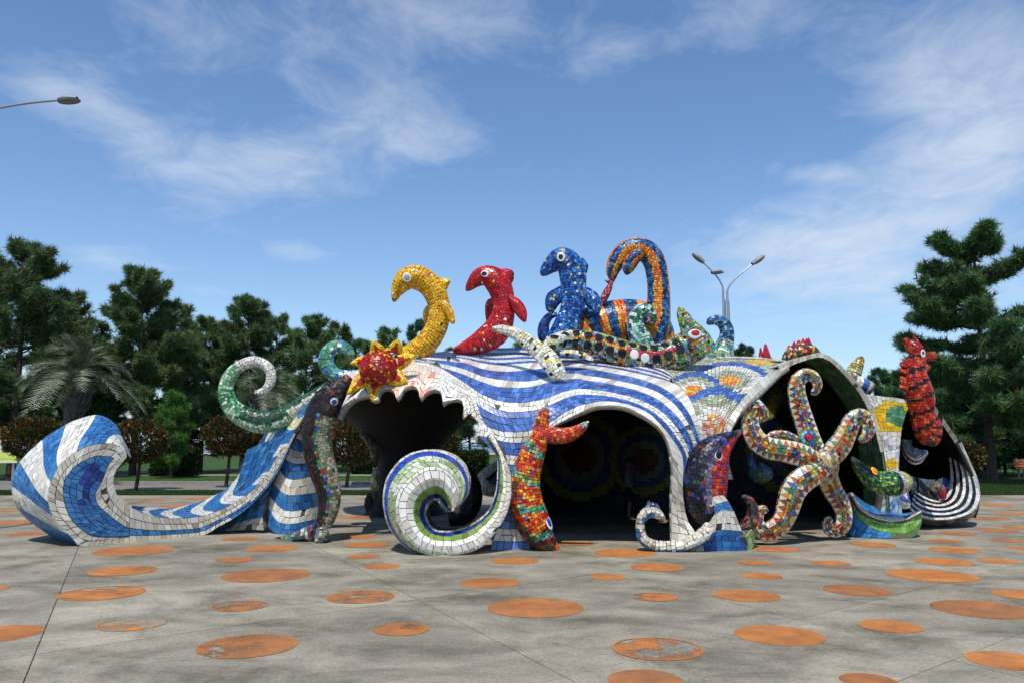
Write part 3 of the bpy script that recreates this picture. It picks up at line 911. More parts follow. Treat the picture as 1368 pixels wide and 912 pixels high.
# pink and white lip of the scalloped mouth
MOUTH = z5([(280, 448), (300, 478), (322, 478), (340, 470), (360, 415), (400, 398), (440, 425), (455, 465), (480, 440), (505, 400), (550, 388), (585, 410), (600, 465), (635, 430), (690, 408), (725, 425), (740, 495), (780, 475), (840, 470), (862, 500), (864, 580)]) + [(626, 555), (634, 557), (639.5, 565), (639, 574), (637, 583)]
LIP_UP = [(486, 508), (500, 500), (530, 491), (554, 489.5), (570, 494), (590, 501), (605, 511), (622, 520), (633, 530), (640, 548), (646, 563), (650, 575)]
PINK = pal('#e9d9c8', '#e3cdb9', '#efe3d6', '#e6b9a3', '#e08f7c', var=.05, w=[4, 4, 4, 1.2, .7])
def dense_strip():
    m = catmull(MOUTH, 300); u = catmull(LIP_UP, 400)
    xs = m[:, 0] + .25 * m[:, 1]; xs = np.convolve(np.pad(xs, 20, mode='edge'), np.ones(41) / 41, 'valid'); xs = np.maximum.accumulate(xs); fr = (xs - xs[0]) / (xs[-1] - xs[0])
    u = np.stack([np.interp(fr, np.linspace(0, 1, 400), u[:, k]) for k in (0, 1)], 1)
    fa.strip(FS, u, m, rows=4, size=.075, col=zones(lambda d: (d.a > 585).astype(int), PINK, WHITE), jit=.22, skew=.3, match=True, fine=260)
dense_strip()
# left end of the lip, rim of the left vault
fa.strip(FS, z5([(98, 590), (100, 550), (150, 480), (230, 420), (256, 356)]), z5([(118, 590), (122, 562), (165, 500), (210, 468), (280, 448)]), rows=1, size=.10, col=WHITE)
fa.strip(FS, [(448, 512), (470, 498), (510, 484), (554, 475)], [(452, 551), (463, 535), (486, 508), (554, 489.5)], rows=4, size=.085, col=PINK)
# foot of the front pillar
LEFTE = [(652, 586), (662, 604), (668, 640), (666, 690), (655, 736)]
le = catmull(LEFTE, 200); re_ = catmull([(738, 570), (729, 582), (719, 602), (713, 630), (710, 670), (709, 700), (708, 736)], 200)
def level(y, bow=4):
    xl = np.interp(y, le[:, 1], le[:, 0]); xr = np.interp(y, re_[:, 1], re_[:, 0])
    return [(xl, y), ((xl + xr) / 2, y + bow), (xr, y)]
ys = [588, 604, 617, 640, 655, 684, 705, 722, 735]
top = [(640, 582), (655, 584.6), (674.5, 590), (696.5, 591), (710, 587), (723, 581), (738, 570)]
fa.strip(FS, top, level(604), rows=2, col=BLUE)
for k, cfn in enumerate((WHITE, BLUE, WHITE, BLUE, BLUE, WHITE, BLUE)):
    fa.strip(FS, level(ys[k + 1], 4 if k < 5 else 1), level(ys[k + 2] if k + 2 < len(ys) else 737, 4 if k < 4 else 1), size=.10, col=cfn)
# fish-scale roof on the right, pieces coloured scale by scale
def scales(d):
    x = (d.a - 900) * 5.7; y = (d.b - 420) * 5.7; out = np.zeros((d.n, 3))
    bl, wh, og, gr, ye = BLUE(d), WHITE(d), pal('#e8862a', '#f0a636', '#e0672a', '#f0c040')(d), pal('#b9bfa6', '#a5ad8f', '#c9ccb8', '#8f9a7c')(d), pal('#f0c22e', '#e8b020')(d)
    pk = pal('#e8862a', '#f0b040', '#d8c8b4', '#e3e0d4', '#e0672a', '#d9a0a8')(d)
    r2 = np.hypot((x - 430), (y - 500) / .45); r1 = np.hypot(x - 160, (y - 590) / .72); r3 = np.hypot((x - 320) / .95, y - 860)
    out[:] = wh
    far = r2 > 310; out[far] = gr[far]; m = far & (y < 380) & (x > 560) & (x < 760); out[m] = ye[m]
    for lo, hi, c in ((245, 310, bl), (165, 245, wh), (80, 165, gr), (0, 80, og)):
        m = (r2 >= lo) & (r2 < hi); out[m] = c[m]
    for lo, hi, c in ((165, 215, bl), (115, 165, gr), (72, 115, wh), (0, 72, og)):
        m = (r1 >= lo) & (r1 < hi) & (y < 680); out[m] = c[m]
    for lo, hi, c in ((250, 312, bl), (165, 250, gr), (100, 165, wh), (0, 100, pk)):
        m = (r3 >= lo) & (r3 < hi); out[m] = c[m]
    return out
LEFT_SC = [(964, 655), (948, 612), (936, 586), (932, 563), (925, 539), (911.6, 519), (900, 507), (888, 494), (884, 482), (890, 477.2)]
RIM_OUT = [(966, 640), (967, 600), (970, 571), (977, 553), (988, 537.5), (998, 525), (1012, 511), (1026, 499), (1040, 488), (1050, 481.5)]
fa.strip(FS, LEFT_SC, lerpc(LEFT_SC, RIM_OUT, .5), size=.072, segs=6, col=scales, skew=.3)
fa.strip(FS, lerpc(LEFT_SC, RIM_OUT, .5), RIM_OUT, size=.072, segs=6, col=scales, skew=.3)
ridge_pts = [(890, 477.2), (930, 476.8), (970, 476), (1010, 477), (1050, 481.5)]
fa.strip(FS, ridge_pts, [(884, 482), (930, 479), (970, 478), (1010, 479), (1050, 482.5)], rows=1, size=.08, col=WHITE_W)
# rim of the great vault (left flank), grey-white
GREY = pal('#c9c6ba', '#bdb9ab', '#d4d1c6', var=.05)
RIM_IN = [(978, 640), (972, 604), (975, 580), (982, 565), (988, 553), (1000, 537.5), (1012, 526), (1026, 511.5), (1040, 498), (1053, 489)]
fa.strip(FS, RIM_OUT, RIM_IN, rows=1, size=.11, col=GREY)
fa_body = fa.finish()

# ------------------------------------------------------------------ great vault: front rim arch, green lining running back
RIM = [(966, 735), (964, 690), (966, 640), (970, 590), (981, 560), (1000, 532), (1026, 505), (1053, 485), (1080, 477), (1097, 474.5), (1112, 482), (1131, 501), (1151, 525), (1165, 552), (1172, 576), (1178, 603), (1184, 650), (1188, 705)]
RD = [13.0, 13.0, 13.0, 13.05, 13.1, 13.25, 13.45, 13.65, 13.7, 13.75, 13.85, 14.0, 14.15, 14.3, 14.35, 14.4, 14.45, 14.5]
rim3 = [(x, y, d) for (x, y), d in zip(RIM, RD)]
def back(c, dy, k=1.0, dz=0.0):
    """the same curve carried straight back by dy metres, in pixel/depth form"""
    out = []
    for x, y, d in c:
        p = P(x, y, d); p = p + np.array([0, dy, 0]); p[0] = 5.0 + (p[0] - 5.0) * k; p[2] = max(.02, p[2] * k + dz)
        q = proj(p); out.append((float(q[0]), float(q[1]), float(p[1])))
    return out
gv = Mosaic(pav, 'great_vault', thick=.03, limit=0, minpx=8, grout=M_GROUT_D)
S = loft([rim3, back(rim3, .45), back(rim3, .95)], ref=None); S.ref = lambda p: np.array([4.6, 14.0, 1.2]) - p
gv.patch(S, size=.16, col=pal('#6f9a6c', '#5f8a60', '#7aa878', '#587f58', var=.12))
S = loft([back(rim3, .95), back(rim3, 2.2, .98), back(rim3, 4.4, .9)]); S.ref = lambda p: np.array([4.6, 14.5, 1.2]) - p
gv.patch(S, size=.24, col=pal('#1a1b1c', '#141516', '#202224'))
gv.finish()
gr_ = Mosaic(pav, 'vault_rim', thick=.0, limit=80, minpx=7.2)
RR = rim3[7:]
def shrink(c, dx, dy, dd=0.0): return [(x + dx, y + dy, d + dd) for x, y, d in c]
outer = [(1040, 488, 13.4), (1060, 479.6, 13.5), (1080, 474.5, 13.6), (1097, 471.5, 13.7), (1114, 479.5, 13.8), (1133, 498, 13.95), (1154, 523, 14.1), (1167.5, 551, 14.25), (1174.5, 576, 14.3), (1180, 603, 14.35)]
inner = [(1042, 498, 13.4), (1060, 487, 13.5), (1080, 480, 13.6), (1097, 477.5, 13.7), (1110.5, 484, 13.8), (1129, 502, 13.95), (1149, 527, 14.1), (1162.5, 554, 14.25), (1169.5, 577, 14.3), (1176, 604, 14.35)]
S = loft([outer, inner], cams=True); gr_.patch(S, 1, size=.10, col=WHITE_W)
S = loft([back(outer, .5, 1.0), outer]); S.ref = np.array([5, 14, 0.5]); gr_.patch(S, size=.14, col=WHITE_W)
gr_.finish()

# ------------------------------------------------------------------ back of the roof, inner wall, hollow column
rb = Mosaic(pav, 'roof_back', thick=.1, inner=M_DARK, limit=0)
rid = catmull([(447, 511), (470, 497), (510, 483), (554, 474.5), (610, 468), (680, 464.8), (760, 469), (840, 474), (890, 477), (970, 476), (1050, 481.5)], 80)
R3 = P(rid[:, 0], rid[:, 1], facade_depth(rid[:, 0], rid[:, 1]))
def bk(y, z, kx):
    q = R3.copy(); q[:, 1] = y; q[:, 0] = 1.0 + (q[:, 0] - 1.0) * kx; q[:, 2] = z; return q
m1 = R3.copy(); m1[:, 1] += 1.0; m1[:, 2] -= .02
B2 = bk(18.2, 2.75, 1.15); B3 = bk(20.0, 2.28, 1.18)
g = np.stack([R3, m1, B2, B3], 1)
gg = np.empty((80, 31, 3))
for i in range(80):
    for d in range(3): gg[i, :, d] = np.interp(np.linspace(0, 1, 31), [0, .2, .66, 1], g[i, :, d])
S = GridS(gg, np.array([1.5, 16.5, 0.0]))
for k in range(10):
    rb.strip(S, [(0, k / 10), (1, k / 10)], [(0, (k + 1) / 10), (1, (k + 1) / 10)], size=.16, col=BLUE if k % 2 else WHITE)
rb.finish()

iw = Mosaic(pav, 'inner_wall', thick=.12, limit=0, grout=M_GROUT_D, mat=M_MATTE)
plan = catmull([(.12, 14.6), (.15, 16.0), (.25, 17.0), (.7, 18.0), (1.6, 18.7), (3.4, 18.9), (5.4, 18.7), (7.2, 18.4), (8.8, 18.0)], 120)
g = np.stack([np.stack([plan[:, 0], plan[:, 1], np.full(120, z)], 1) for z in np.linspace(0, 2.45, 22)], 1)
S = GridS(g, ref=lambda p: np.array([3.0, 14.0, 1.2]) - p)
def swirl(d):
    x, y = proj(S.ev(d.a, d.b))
    out = pal('#182238', '#1e2e4a', '#1a181f', '#242e38')(d)  # deep tones put the dimness of the hall into the tiles
    for cx, cy, k in ((775, 610, 1.0), (860, 615, .8), (1060, 600, 1.1)):
        r = np.hypot(x - cx, y - cy) / k
        for lo, hi, c in ((46, 58, '#858024'), (34, 46, '#22407c'), (22, 34, '#707068'), (0, 22, '#58261c')):
            m = (r >= lo) & (r < hi); out[m] = pal(c)(d)[m]
    return out
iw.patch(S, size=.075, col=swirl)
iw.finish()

def lathe(name, parent, c, prof, mat, k=36, wob=0.0):
    rr = np.random.default_rng(3)
    V = []; q = []
    for j, (r, z) in enumerate(prof):
        for i in range(k):
            a = 2 * math.pi * i / k
            rad = r * (1 + wob * math.sin(3 * a + 1) + wob * .6 * math.sin(5 * a))
            V.append((c[0] + rad * math.cos(a), c[1] + rad * math.sin(a), z))
    for j in range(len(prof) - 1):
        for i in range(k):
            q.append((j * k + i, j * k + (i + 1) % k, (j + 1) * k + (i + 1) % k, (j + 1) * k + i))
    return put(name, mesh_np(name, V, q, smooth=True), parent, mat)

cc = P(541, 600, 18.7)
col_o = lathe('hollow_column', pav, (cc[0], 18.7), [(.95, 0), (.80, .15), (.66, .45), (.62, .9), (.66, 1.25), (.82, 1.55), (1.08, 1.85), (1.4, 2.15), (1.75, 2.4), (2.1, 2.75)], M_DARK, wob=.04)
st = Mosaic(pav, 'column_foot', limit=0, grout=M_DARK, mat=M_MATTE)
dk = pal('#141414', '#1b1b1c', '#101011')  # near-black tiles: the shade around the column foot is in their colour
st.tube(Tube([(497, 658, 18.6, 5), (496, 668, 18.6, 9), (500, 679, 18.6, 11), (516, 682, 18.6, 12), (535, 682, 18.6, 10)]), .12, dk)
st.finish()
st = Mosaic(pav, 'column_scroll', limit=0, grout=M_DARK, mat=M_MATTE)
st.tube(Tube([(600, 690, 16.2, 14), (618, 686, 16.2, 15), (630, 668, 16.2, 14), (630, 648, 16.2, 12), (620, 632, 16.2, 11), (606, 628, 16.2, 8)]), .12, dk)
st.finish()
ml = Mosaic(pav, 'column_leaf', limit=0)
fin(ml, [(500, 672), (495, 655), (497, 630), (505, 622)], [(500, 672), (506, 655), (508, 635), (505, 622)], 18.0, thick=.14, size=.07, col=pal('#a89a3a', '#8f8f6a', '#c2bfa0', '#7a7430'))
ml.finish()
ml = Mosaic(pav, 'column_collar', limit=0)
ml.tube(Tube([(482, 578, 17.9, 3), (490, 586, 17.9, 4), (498, 598, 17.9, 5), (502, 612, 17.9, 5), (498, 616, 17.9, 3)]), .07, pal('#7a6a3a', '#4f4a3a', '#8f8a6a', '#5a3a2a'))
ml.finish()

# white curl standing behind the mouth on the right
ww = thing('wave_sculpture', 'small white and blue mosaic wave standing behind the scroll under the roof', 'sculpture', tuple(G(650, 665)), 'mosaic wave sculptures')
m = Mosaic(ww, 'body', limit=0, thick=.3)
Yw = 17.2
S = loft([[(636, 650, Yw), (638, 634, Yw), (648, 624, Yw), (664, 614, Yw), (676, 606, Yw)], [(650, 662, Yw - .1), (652, 645, Yw - .15), (660, 636, Yw - .1), (670, 628, Yw), (680, 620, Yw)], [(690, 662, Yw), (690, 652, Yw), (690, 645, Yw), (690, 640, Yw), (690, 634, Yw)]], cams=True)
m.patch(S, size=.09, col=zones(lambda d: ((d.t > .32) & (d.s > .35)).astype(int) + ((d.t > .5) & (d.s > .35) & (d.s < .6)), WHITE, pal('#2a2236', '#3a2a3a'), AZURE))
m.finish()

# ------------------------------------------------------------------ left wave: curled head, long low band, wing rising to the roof
def wave_depth(x): return np.interp(x, [0, 62, 110, 272, 330, 393, 450], [12.5, 12.6, 12.9, 14.4, 14.55, 14.5, 14.4])
wv = thing('wave_sculpture', 'large curled blue and white mosaic wave with long wing rising to the roof', 'sculpture', tuple(G(110, 729)), 'mosaic wave sculptures')
A_ = zc(0, 540, 4.56, [(770, 320), (750, 275), (700, 240), (640, 235), (560, 245), (470, 280), (400, 335), (340, 400), (300, 500), (290, 590), (310, 660), (370, 740), (440, 815), (500, 864)])
B_ = zc(0, 540, 4.56, [(770, 320), (735, 365), (700, 410), (690, 470), (700, 530), (740, 580), (800, 630)])
WF = PxSurf(lambda x, y: wave_depth(x))
m = Mosaic(wv, 'front_face', limit=230, minpx=7.4, gap=.008)
# rows of the curled head measured inwards from its rim: white, white, blue, blue core
RIM_O = A_ + zc(160, 540, 4.56, [(0, 852), (60, 846)])
R1 = zc(0, 540, 4.56, [(745, 330), (722, 300), (690, 275), (640, 268), (575, 280), (500, 312), (440, 358), (380, 420), (345, 500), (335, 580), (350, 650), (405, 725), (470, 790), (530, 830)]) + zc(160, 540, 4.56, [(0, 812), (60, 806)])
R2 = zc(0, 540, 4.56, [(705, 335), (690, 320), (668, 315), (630, 310), (570, 315), (500, 345), (440, 390), (400, 440), (385, 500), (390, 580), (410, 650), (450, 720), (520, 775), (580, 805)]) + zc(160, 540, 4.56, [(0, 810), (60, 805)])
m.strip(WF, RIM_O, R1, rows=1, size=.095, col=WHITE_W)
m.strip(WF, R1, R2, segs=8, size=.11, col=WHITE_W)
IN0 = zc(0, 540, 4.56, [(770, 320), (735, 365), (700, 410), (690, 470), (700, 530), (735, 575)]) + [(167, 671), (173, 676)]
IN1 = zc(0, 540, 4.56, [(735, 325), (705, 360), (672, 400), (648, 455), (650, 515), (675, 580), (735, 640), (780, 680), (760, 690)])[:6] + [(158, 679), (166, 686), (173, 691)]
IN2 = BI_ = [(152, 612), (147, 617), (143.5, 623), (140, 633), (135, 645), (129, 656), (127, 664), (131, 674), (137, 680), (144, 686), (151, 692), (158, 697), (166, 702), (173, 705)]
m.strip(WF, IN0, IN1, rows=1, size=.095, col=WHITE_W)
m.strip(WF, IN1, IN2, segs=5, size=.10, col=WHITE_W)
BR = [(148, 609), (138, 608), (125, 609), (110, 615.7), (96.5, 625.5), (88, 636.5), (84.5, 650), (85.5, 667), (90, 682.5), (99, 698), (114, 710), (128, 715.5), (150, 716.5), (173, 715)]
BI = [(152, 612), (147, 617), (143.5, 623), (140, 633), (135, 645), (129, 656), (127, 664), (131, 674), (137, 680), (144, 686), (151, 692), (158, 697), (166, 702), (173, 705)]
def core(d):
    p = np.stack([d.a, d.b], 1); A0, B0 = np.array([124., 631.]), np.array([109., 671.]); v = B0 - A0
    s = np.clip(((p - A0) @ v) / (v @ v), 0, 1); r = np.linalg.norm(p - (A0 + s[:, None] * v), axis=1)
    return (r < 12.5 - 10 * s).astype(int)
m.strip(WF, BR, BI, segs=9, size=.10, col=zones(core, AZURE, NAVY), match=True)
# the band: white, white, blue, white, rising to a point beside the black fish
TOPB = zc(160, 540, 4.56, [(60, 622), (150, 662), (230, 684), (340, 692), (440, 688), (540, 668), (640, 628), (740, 572), (820, 512), (905, 408)]) + [(368, 613), (383, 593), (393, 578)]
BOTB = zc(160, 540, 4.56, [(60, 846), (250, 825), (380, 812), (510, 797), (600, 745), (700, 690), (780, 630), (850, 560), (912, 490)]) + [(376, 622), (390, 590), (395, 579)]
t1, t2, t3 = (lerpc(TOPB, BOTB, k) for k in (.30, .58, .78))
m.strip(WF, TOPB, t1, rows=1, size=.10, col=WHITE_W)
m.strip(WF, t1, t2, rows=1, size=.10, col=WHITE_W)
m.strip(WF, t2, t3, rows=1, size=.10, col=zones(lambda d: (d.s > .62).astype(int), AZURE, WHITE_W))
m.strip(WF, t3, BOTB, rows=1, size=.10, col=zones(lambda d: (d.s > .48).astype(int), WHITE_W, AZURE))
m.thick = .05
m.finish()
# outer bulging back of the curl
m = Mosaic(wv, 'outer_shell', limit=60, minpx=7.4, gap=.0065)
rim = [(x, y, wave_depth(x)) for x, y in A_]
sil = [(169, 603), (164, 587), (158, 571), (145, 559), (129, 554), (110, 558), (88, 567), (57, 587), (28, 615), (17.5, 636), (16, 654), (20, 672), (38, 694), (72, 718)]
sil3 = [(x, y, wave_depth(62) + .75 + (x - 16) * .004) for x, y in sil]
q1 = [((a[0] * .45 + b[0] * .55) - 0, a[1] * .42 + b[1] * .58, a[2] * .6 + b[2] * .4) for a, b in zip(rim, sil3)]
bk2 = [(a[0] * .5 + b[0] * .5 + 6, a[1] * .5 + b[1] * .5 + 4, b[2] + .75) for a, b in zip(rim, sil3)]
S = loft([rim, q1, sil3, bk2], nu=160, nv=40, ref=P(120, 650, 13.6), match=True)
# oblique wavy stripes: where each edge meets the rim and where it meets the crown of the bulge
edges = [(0, 0), (3, 1.3), (5, 4.0), (6.8, 6.0), (7.7, 7.0), (9, 8.1), (10.2, 9.7), (11.6, 11.2), (13, 13)]
def line(e):
    out = []
    for t in (0, .1, .2, .3, .42, .54, .66, .8, 1):
        q = min(1, t / .62); q = q * q * (3 - 2 * q); out.append(((e[0] * (1 - q) + e[1] * q) / 13, t))
    return out
for k in range(len(edges) - 1):
    m.strip(S, line(edges[k]), line(edges[k + 1]), segs=6, size=.10, col=WHITE if k % 2 == 0 else AZURE, match=True)
m.finish()
m = Mosaic(wv, 'rear_face', limit=0)
ctr = [(x * .4 + 75, y * .35 + 425, d + .1) for x, y, d in bk2]
S = loft([bk2, ctr], ref=P(120, 650, 13.6)); m.patch(S, size=.14, col=AZURE); m.finish()
# inner hollow of the curl and upper surface of the wing
m = Mosaic(wv, 'wing_top', limit=60, minpx=7.0)
near = [(169, 610), (161, 620), (153, 630), (151, 643), (153, 656), (162, 667), (175, 678)]
near3 = [(x, y, wave_depth(x)) for x, y in near]
def slant(c, u):
    out = []
    for x, y, dd in c:
        p = P(x, y, dd) + np.array([-.66, .75, 0]) * u; q = proj(p); out.append((float(q[0]), float(q[1]), float(p[1])))
    return out
S = loft([near3, slant(near3, .5), slant(near3, 1.0)]); S.ref = lambda p: P(240, 600, 13.2) - p
m.patch(S, size=.13, col=WHITE_W)
NE = [(175, 678), (193, 685), (210, 690), (234.5, 691), (256, 690), (278, 685.5), (300, 676.5), (322, 664.5), (340, 652), (358, 630), (368, 613), (383, 593), (393, 578), (403, 560), (424, 530), (447, 511)]
FE = [(177, 675), (195, 677), (213, 679), (234, 678), (252, 674), (268, 670), (283, 663), (300, 654), (316, 639), (327, 621), (335, 610), (345, 594), (356, 576), (372, 562), (398, 546), (446, 508)]
Ne = [(x, y, float(wave_depth(x)) + .01) for x, y in NE]
fd = np.interp(np.arange(len(FE)), [0, 4, 8, 12, 15], [14.6, 16.4, 16.2, 15.6, 14.6])
Fe = [(x, y, float(d)) for (x, y), d in zip(FE, fd)]
WT = loft([Ne, Fe], nu=200, nv=20, cams=True)
# tongues of white on blue that hang down the wing
def tongue(s0):
    b = .055 * min(1, s0 * 6) * min(1, (1 - s0) * 8)
    return [(min(1, max(0, s0 - b * (1 - (2 * t - 1) ** 2) + b * .6 * t)), t) for t in np.linspace(0, 1, 9)]
cut = [0, .05, .09, .15, .20, .27, .32, .39, .45, .52, .58, .65, .71, .78, .84, .91, 1]
for k in range(len(cut) - 1):
    m.strip(WT, tongue(cut[k]), tongue(cut[k + 1]), size=.085, col=AZURE if k % 2 == 0 else (WHITE if k < 13 else pal('#e2dfc8', '#d9d68f', '#dcdccc')), match=True)
m.thick = .08
m.finish()

# skirted pillar behind the black fish
m = Mosaic(pav, 'corner_pillar', thick=.15, limit=60, minpx=7.4)
SK = PxSurf(lambda x, y: np.interp(y, [560, 640, 712], [14.75, 14.65, 14.5]) + .0016 * (np.asarray(x) - 385) ** 2 * .25)
cs = [[(395, 570), (400, 571), (408, 572)], [(391, 583), (400, 588), (412, 588)], [(387, 596), (396, 602), (416, 604)], [(380, 612), (392, 619), (420, 617)], [(374, 628), (388, 640), (424, 634)], [(366, 646), (385, 661), (430, 656)],
      [(360, 662), (384, 682), (434, 674)], [(355, 672), (378, 699), (436, 690)], [(350, 690), (372, 713), (438, 712)]]
for k in range(8):
    m.strip(SK, cs[k], cs[k + 1], size=.11, col=WHITE if k % 2 == 0 else AZURE, rows=2)
m.strip(PxSurf(lambda x, y: np.interp(x, [270, 352], [15.4, 14.7])), [(395, 573), (366, 640), (352, 678), (350, 690)], [(330, 600), (310, 665), (295, 690), (284, 713)], size=.12, segs=2, col=AZURE)
m.strip(PxSurf(lambda x, y: np.interp(x, [270, 352], [15.4, 14.7])), [(350, 690), (330, 694), (312, 700)], [(352, 708), (330, 707), (296, 711)], size=.10, col=WHITE_W, rows=2)
m.finish()


def creature(name, label, cat, base, group=None):
    return thing(name, label, cat, tuple(base), group)

# green spiral tentacle and the smaller curl
t = creature('tentacle_sculpture', 'green mosaic tentacle rolled into a wide white tipped spiral', 'sculpture', P(442, 513, 14.9))
m = Mosaic(t, 'arm', limit=0)
D = 14.85
S = Tube([(340, 524, D, 2.5), (349, 523, D, 4.5), (356, 519, D, 5.5), (362, 508, D, 6.5), (361, 495, D, 6.5), (352, 486, D, 6.5), (339, 482.5, D, 7), (324, 487, D, 7.5), (311, 497, D, 8.5), (303, 512, D, 9.5), (303, 530, D, 10.5), (312, 546, D, 12), (330, 558, D, 14), (352, 563, D, 15), (374, 558, D, 13), (394, 546, D, 10.5), (416, 531, D, 9), (442, 513, D, 6)], flat=.8, nu=160)
gl = pal('#9fc79a', '#7fb487', '#c9dcc0', '#e2e8dc', '#5f9f6f', w=[3, 3, 2, 1.5, 2]); gd = pal('#1f4a36', '#2a5a3f', '#18392c', '#356b4a'); gm = pal('#3f8a50', '#58a066', '#2f7a48', '#8fc090', '#e0e6da', w=[3, 3, 3, 2, 1])
def spiral(d):
    inner = d.w > -.05
    k = np.where(d.s < .30, 0, np.where(d.s < .42, 1, 2)) 
    k = np.where((k == 2) & (d.w < .35) & (d.s > .55), 3, k); k = np.where((k == 2) & inner & (d.s > .5), 1, k)
    k = np.where((d.s > .78) & (d.w > -.3), 4, k)
    return zones(lambda dd: k, WHITE, gl, gm, gd, pal('#e6e4d4', '#d8dcc4', '#c4cda8'))(d)
m.tube(S, .055, spiral); m.finish()
t = creature('tentacle_sculpture', 'short green and blue mosaic curl behind the red sun face', 'sculpture', P(470, 500, 14.8))
m = Mosaic(t, 'arm', limit=0); D = 14.9
S = Tube([(467, 484, D, 2.5), (469, 474, D, 5.5), (461, 465, D, 8), (449, 463, D, 9), (438.5, 470, D, 9.5), (435.5, 482, D, 10), (440, 494, D, 10), (450, 501, D, 9), (462, 501, D, 7), (476, 498, D, 5)])
m.tube(S, .075, pal('#4f9f8a', '#3f7fc4', '#5a9fd0', '#e6ebe6', '#7fb087', '#3f8a60', '#2f6fae', w=[3, 2, 2, 1, 2, 3, 1])); m.finish()

# black fish standing on its tail
t = creature('fish_sculpture', 'black backed mosaic fish standing on its tail beside the scalloped mouth', 'sculpture', G(415, 720), 'mosaic fish sculptures')
m = Mosaic(t, 'body', limit=0, grout=plain('tan_mortar', (.26, .19, .13), .9, .2, 9), gap=.0040)
D = 13.45
S = Tube([(468, 503, D, 4), (456, 515, D, 12), (441, 532, D, 19), (430, 552, D, 21.5), (424, 575, D, 20), (424, 597, D, 19), (429, 620, D, 18.5), (437, 645, D, 16.5), (440, 668, D, 14.5), (436, 690, D, 12), (428, 706, D, 9), (420, 716, D, 8)], flat=.8)
blk = pal('#17140f', '#211c16', '#0f0f12', '#3a2a22', '#2a1420'); mul = pal('#2f4a9a', '#8a2030', '#3f7a3a', '#6a7a3a', '#1f2440', '#4f8aa0', '#a08a4a'); sil_ = pal('#a8a78c', '#76846a', '#c9c6b2', '#8a946f', '#b09c82', '#5f7058', '#5a4a6a', '#8a5a3a', w=[3, 3, 2, 3, 2, 3, .8, .8])
hd = pal('#1c1814', '#4a2018', '#2a3448', '#5a4a2a', '#7a1a20', '#14161a', w=[4, 1, 1.5, 1, .8, 3])
m.tube(S, .052, zones(lambda d: np.where(d.s < .27, np.where(d.w > .2, 0, 3), np.where(d.w > .05, 0, np.where(d.w > -.25, 1, 2))), blk, mul, sil_, hd)); m.finish()
m = Mosaic(t, 'tail_fin', limit=0, grout=M_GROUT_D)
fin(m, [(432, 700), (416, 700), (395, 710), (366, 718)], [(436, 722), (421, 727), (400, 722), (366, 719)], 13.55, 13.55, .3, .05, pal('#7a9a5a', '#3f5a9a', '#c9b24a', '#8a2f2a', '#c9c8b8', '#3a3a30', '#4f8a9a')); 
fin(m, [(424, 704), (421, 714), (421, 727)], [(438, 702), (440, 712), (434, 725)], 13.35, 13.3, .25, .05, pal('#b9b8a0', '#6a7a8a', '#d6d3c2', '#3a3a34', '#8a9a7a')); m.finish()
eye(t, S, 447, 536, 5.4, D, M_WHITE, M_BLUE, pr=.6)

# sun-faced creature with pointed petals
t = creature('sun_sculpture', 'round red mosaic dome with eight pointed yellow petals above the scalloped mouth', 'sculpture', P(505, 510, 13.2))
D = 13.35
YEL = pal('#f0cf1c', '#e6bd10', '#f4dc3a', '#dca80c', var=.06)
REDS = pal('#b81f22', '#a0181d', '#c92a28', '#8f1418', var=.1)
pts = [([(494, 478), (495, 462), (497, 455.5)], [(516, 468), (510, 461), (499, 454.5)], 0), ([(514, 468), (523, 458), (531, 453)], [(537, 474), (538, 463), (532, 453)], 0),
       ([(531, 470), (545, 472), (555, 473.5)], [(532, 496), (545, 488), (555, 475)], 0), ([(533, 488), (539, 499), (545, 509)], [(514, 511), (530, 515), (544, 511)], 0),
       ([(512, 508), (507, 523), (499, 536)], [(488, 511), (492, 525), (497, 536)], 0), ([(495, 514), (479, 521), (464, 527)], [(479, 498), (470, 511), (463.5, 525)], 0), ([(481, 500), (478, 489), (468, 487)], [(490, 474), (478, 477), (468, 485)], 0)]
for A1, B1, _ in pts:
    pm = Mosaic(t, 'petal', limit=0, gap=.004)
    col = zones(lambda d: ((np.abs(d.t - .5) < .30 * (1 - d.s * 1.25)) & (d.s < .62)).astype(int), YEL, pal('#c0281f', '#d03a22'))
    fin(pm, A1, B1, D + .06, D - .04, .16, .038, col); pm.finish()
dm = Mosaic(t, 'dome', limit=0, gap=.004)
cen = P(505.5, 491, D); k = D / F; nrm = np.array([.1, -.9, .25]); nrm /= np.linalg.norm(nrm); ux = np.cross((0, 0, 1), nrm); ux /= np.linalg.norm(ux); uy = np.cross(nrm, ux)
th = np.linspace(0.02, math.pi * .56, 40); ph = np.linspace(0, 2 * math.pi, 73)
g = cen + (np.sin(th)[:, None, None] * (np.cos(ph)[None, :, None] * ux * 25.5 + np.sin(ph)[None, :, None] * uy * 24.5) + np.cos(th)[:, None, None] * nrm * 20) * k
S = GridS(g, cen)
for r in range(12):
    dm.strip(S, [(r / 12, 0), (r / 12, 1)], [((r + 1) / 12, 0), ((r + 1) / 12, 1)], rows=1, size=.042, col=pal('#a8181c', '#b82224', '#8f1418', '#e8b024', '#d8742a', var=.1, w=[5, 5, 4, 2.2, .8]), jit=.25, stagger=False)
dm.finish()

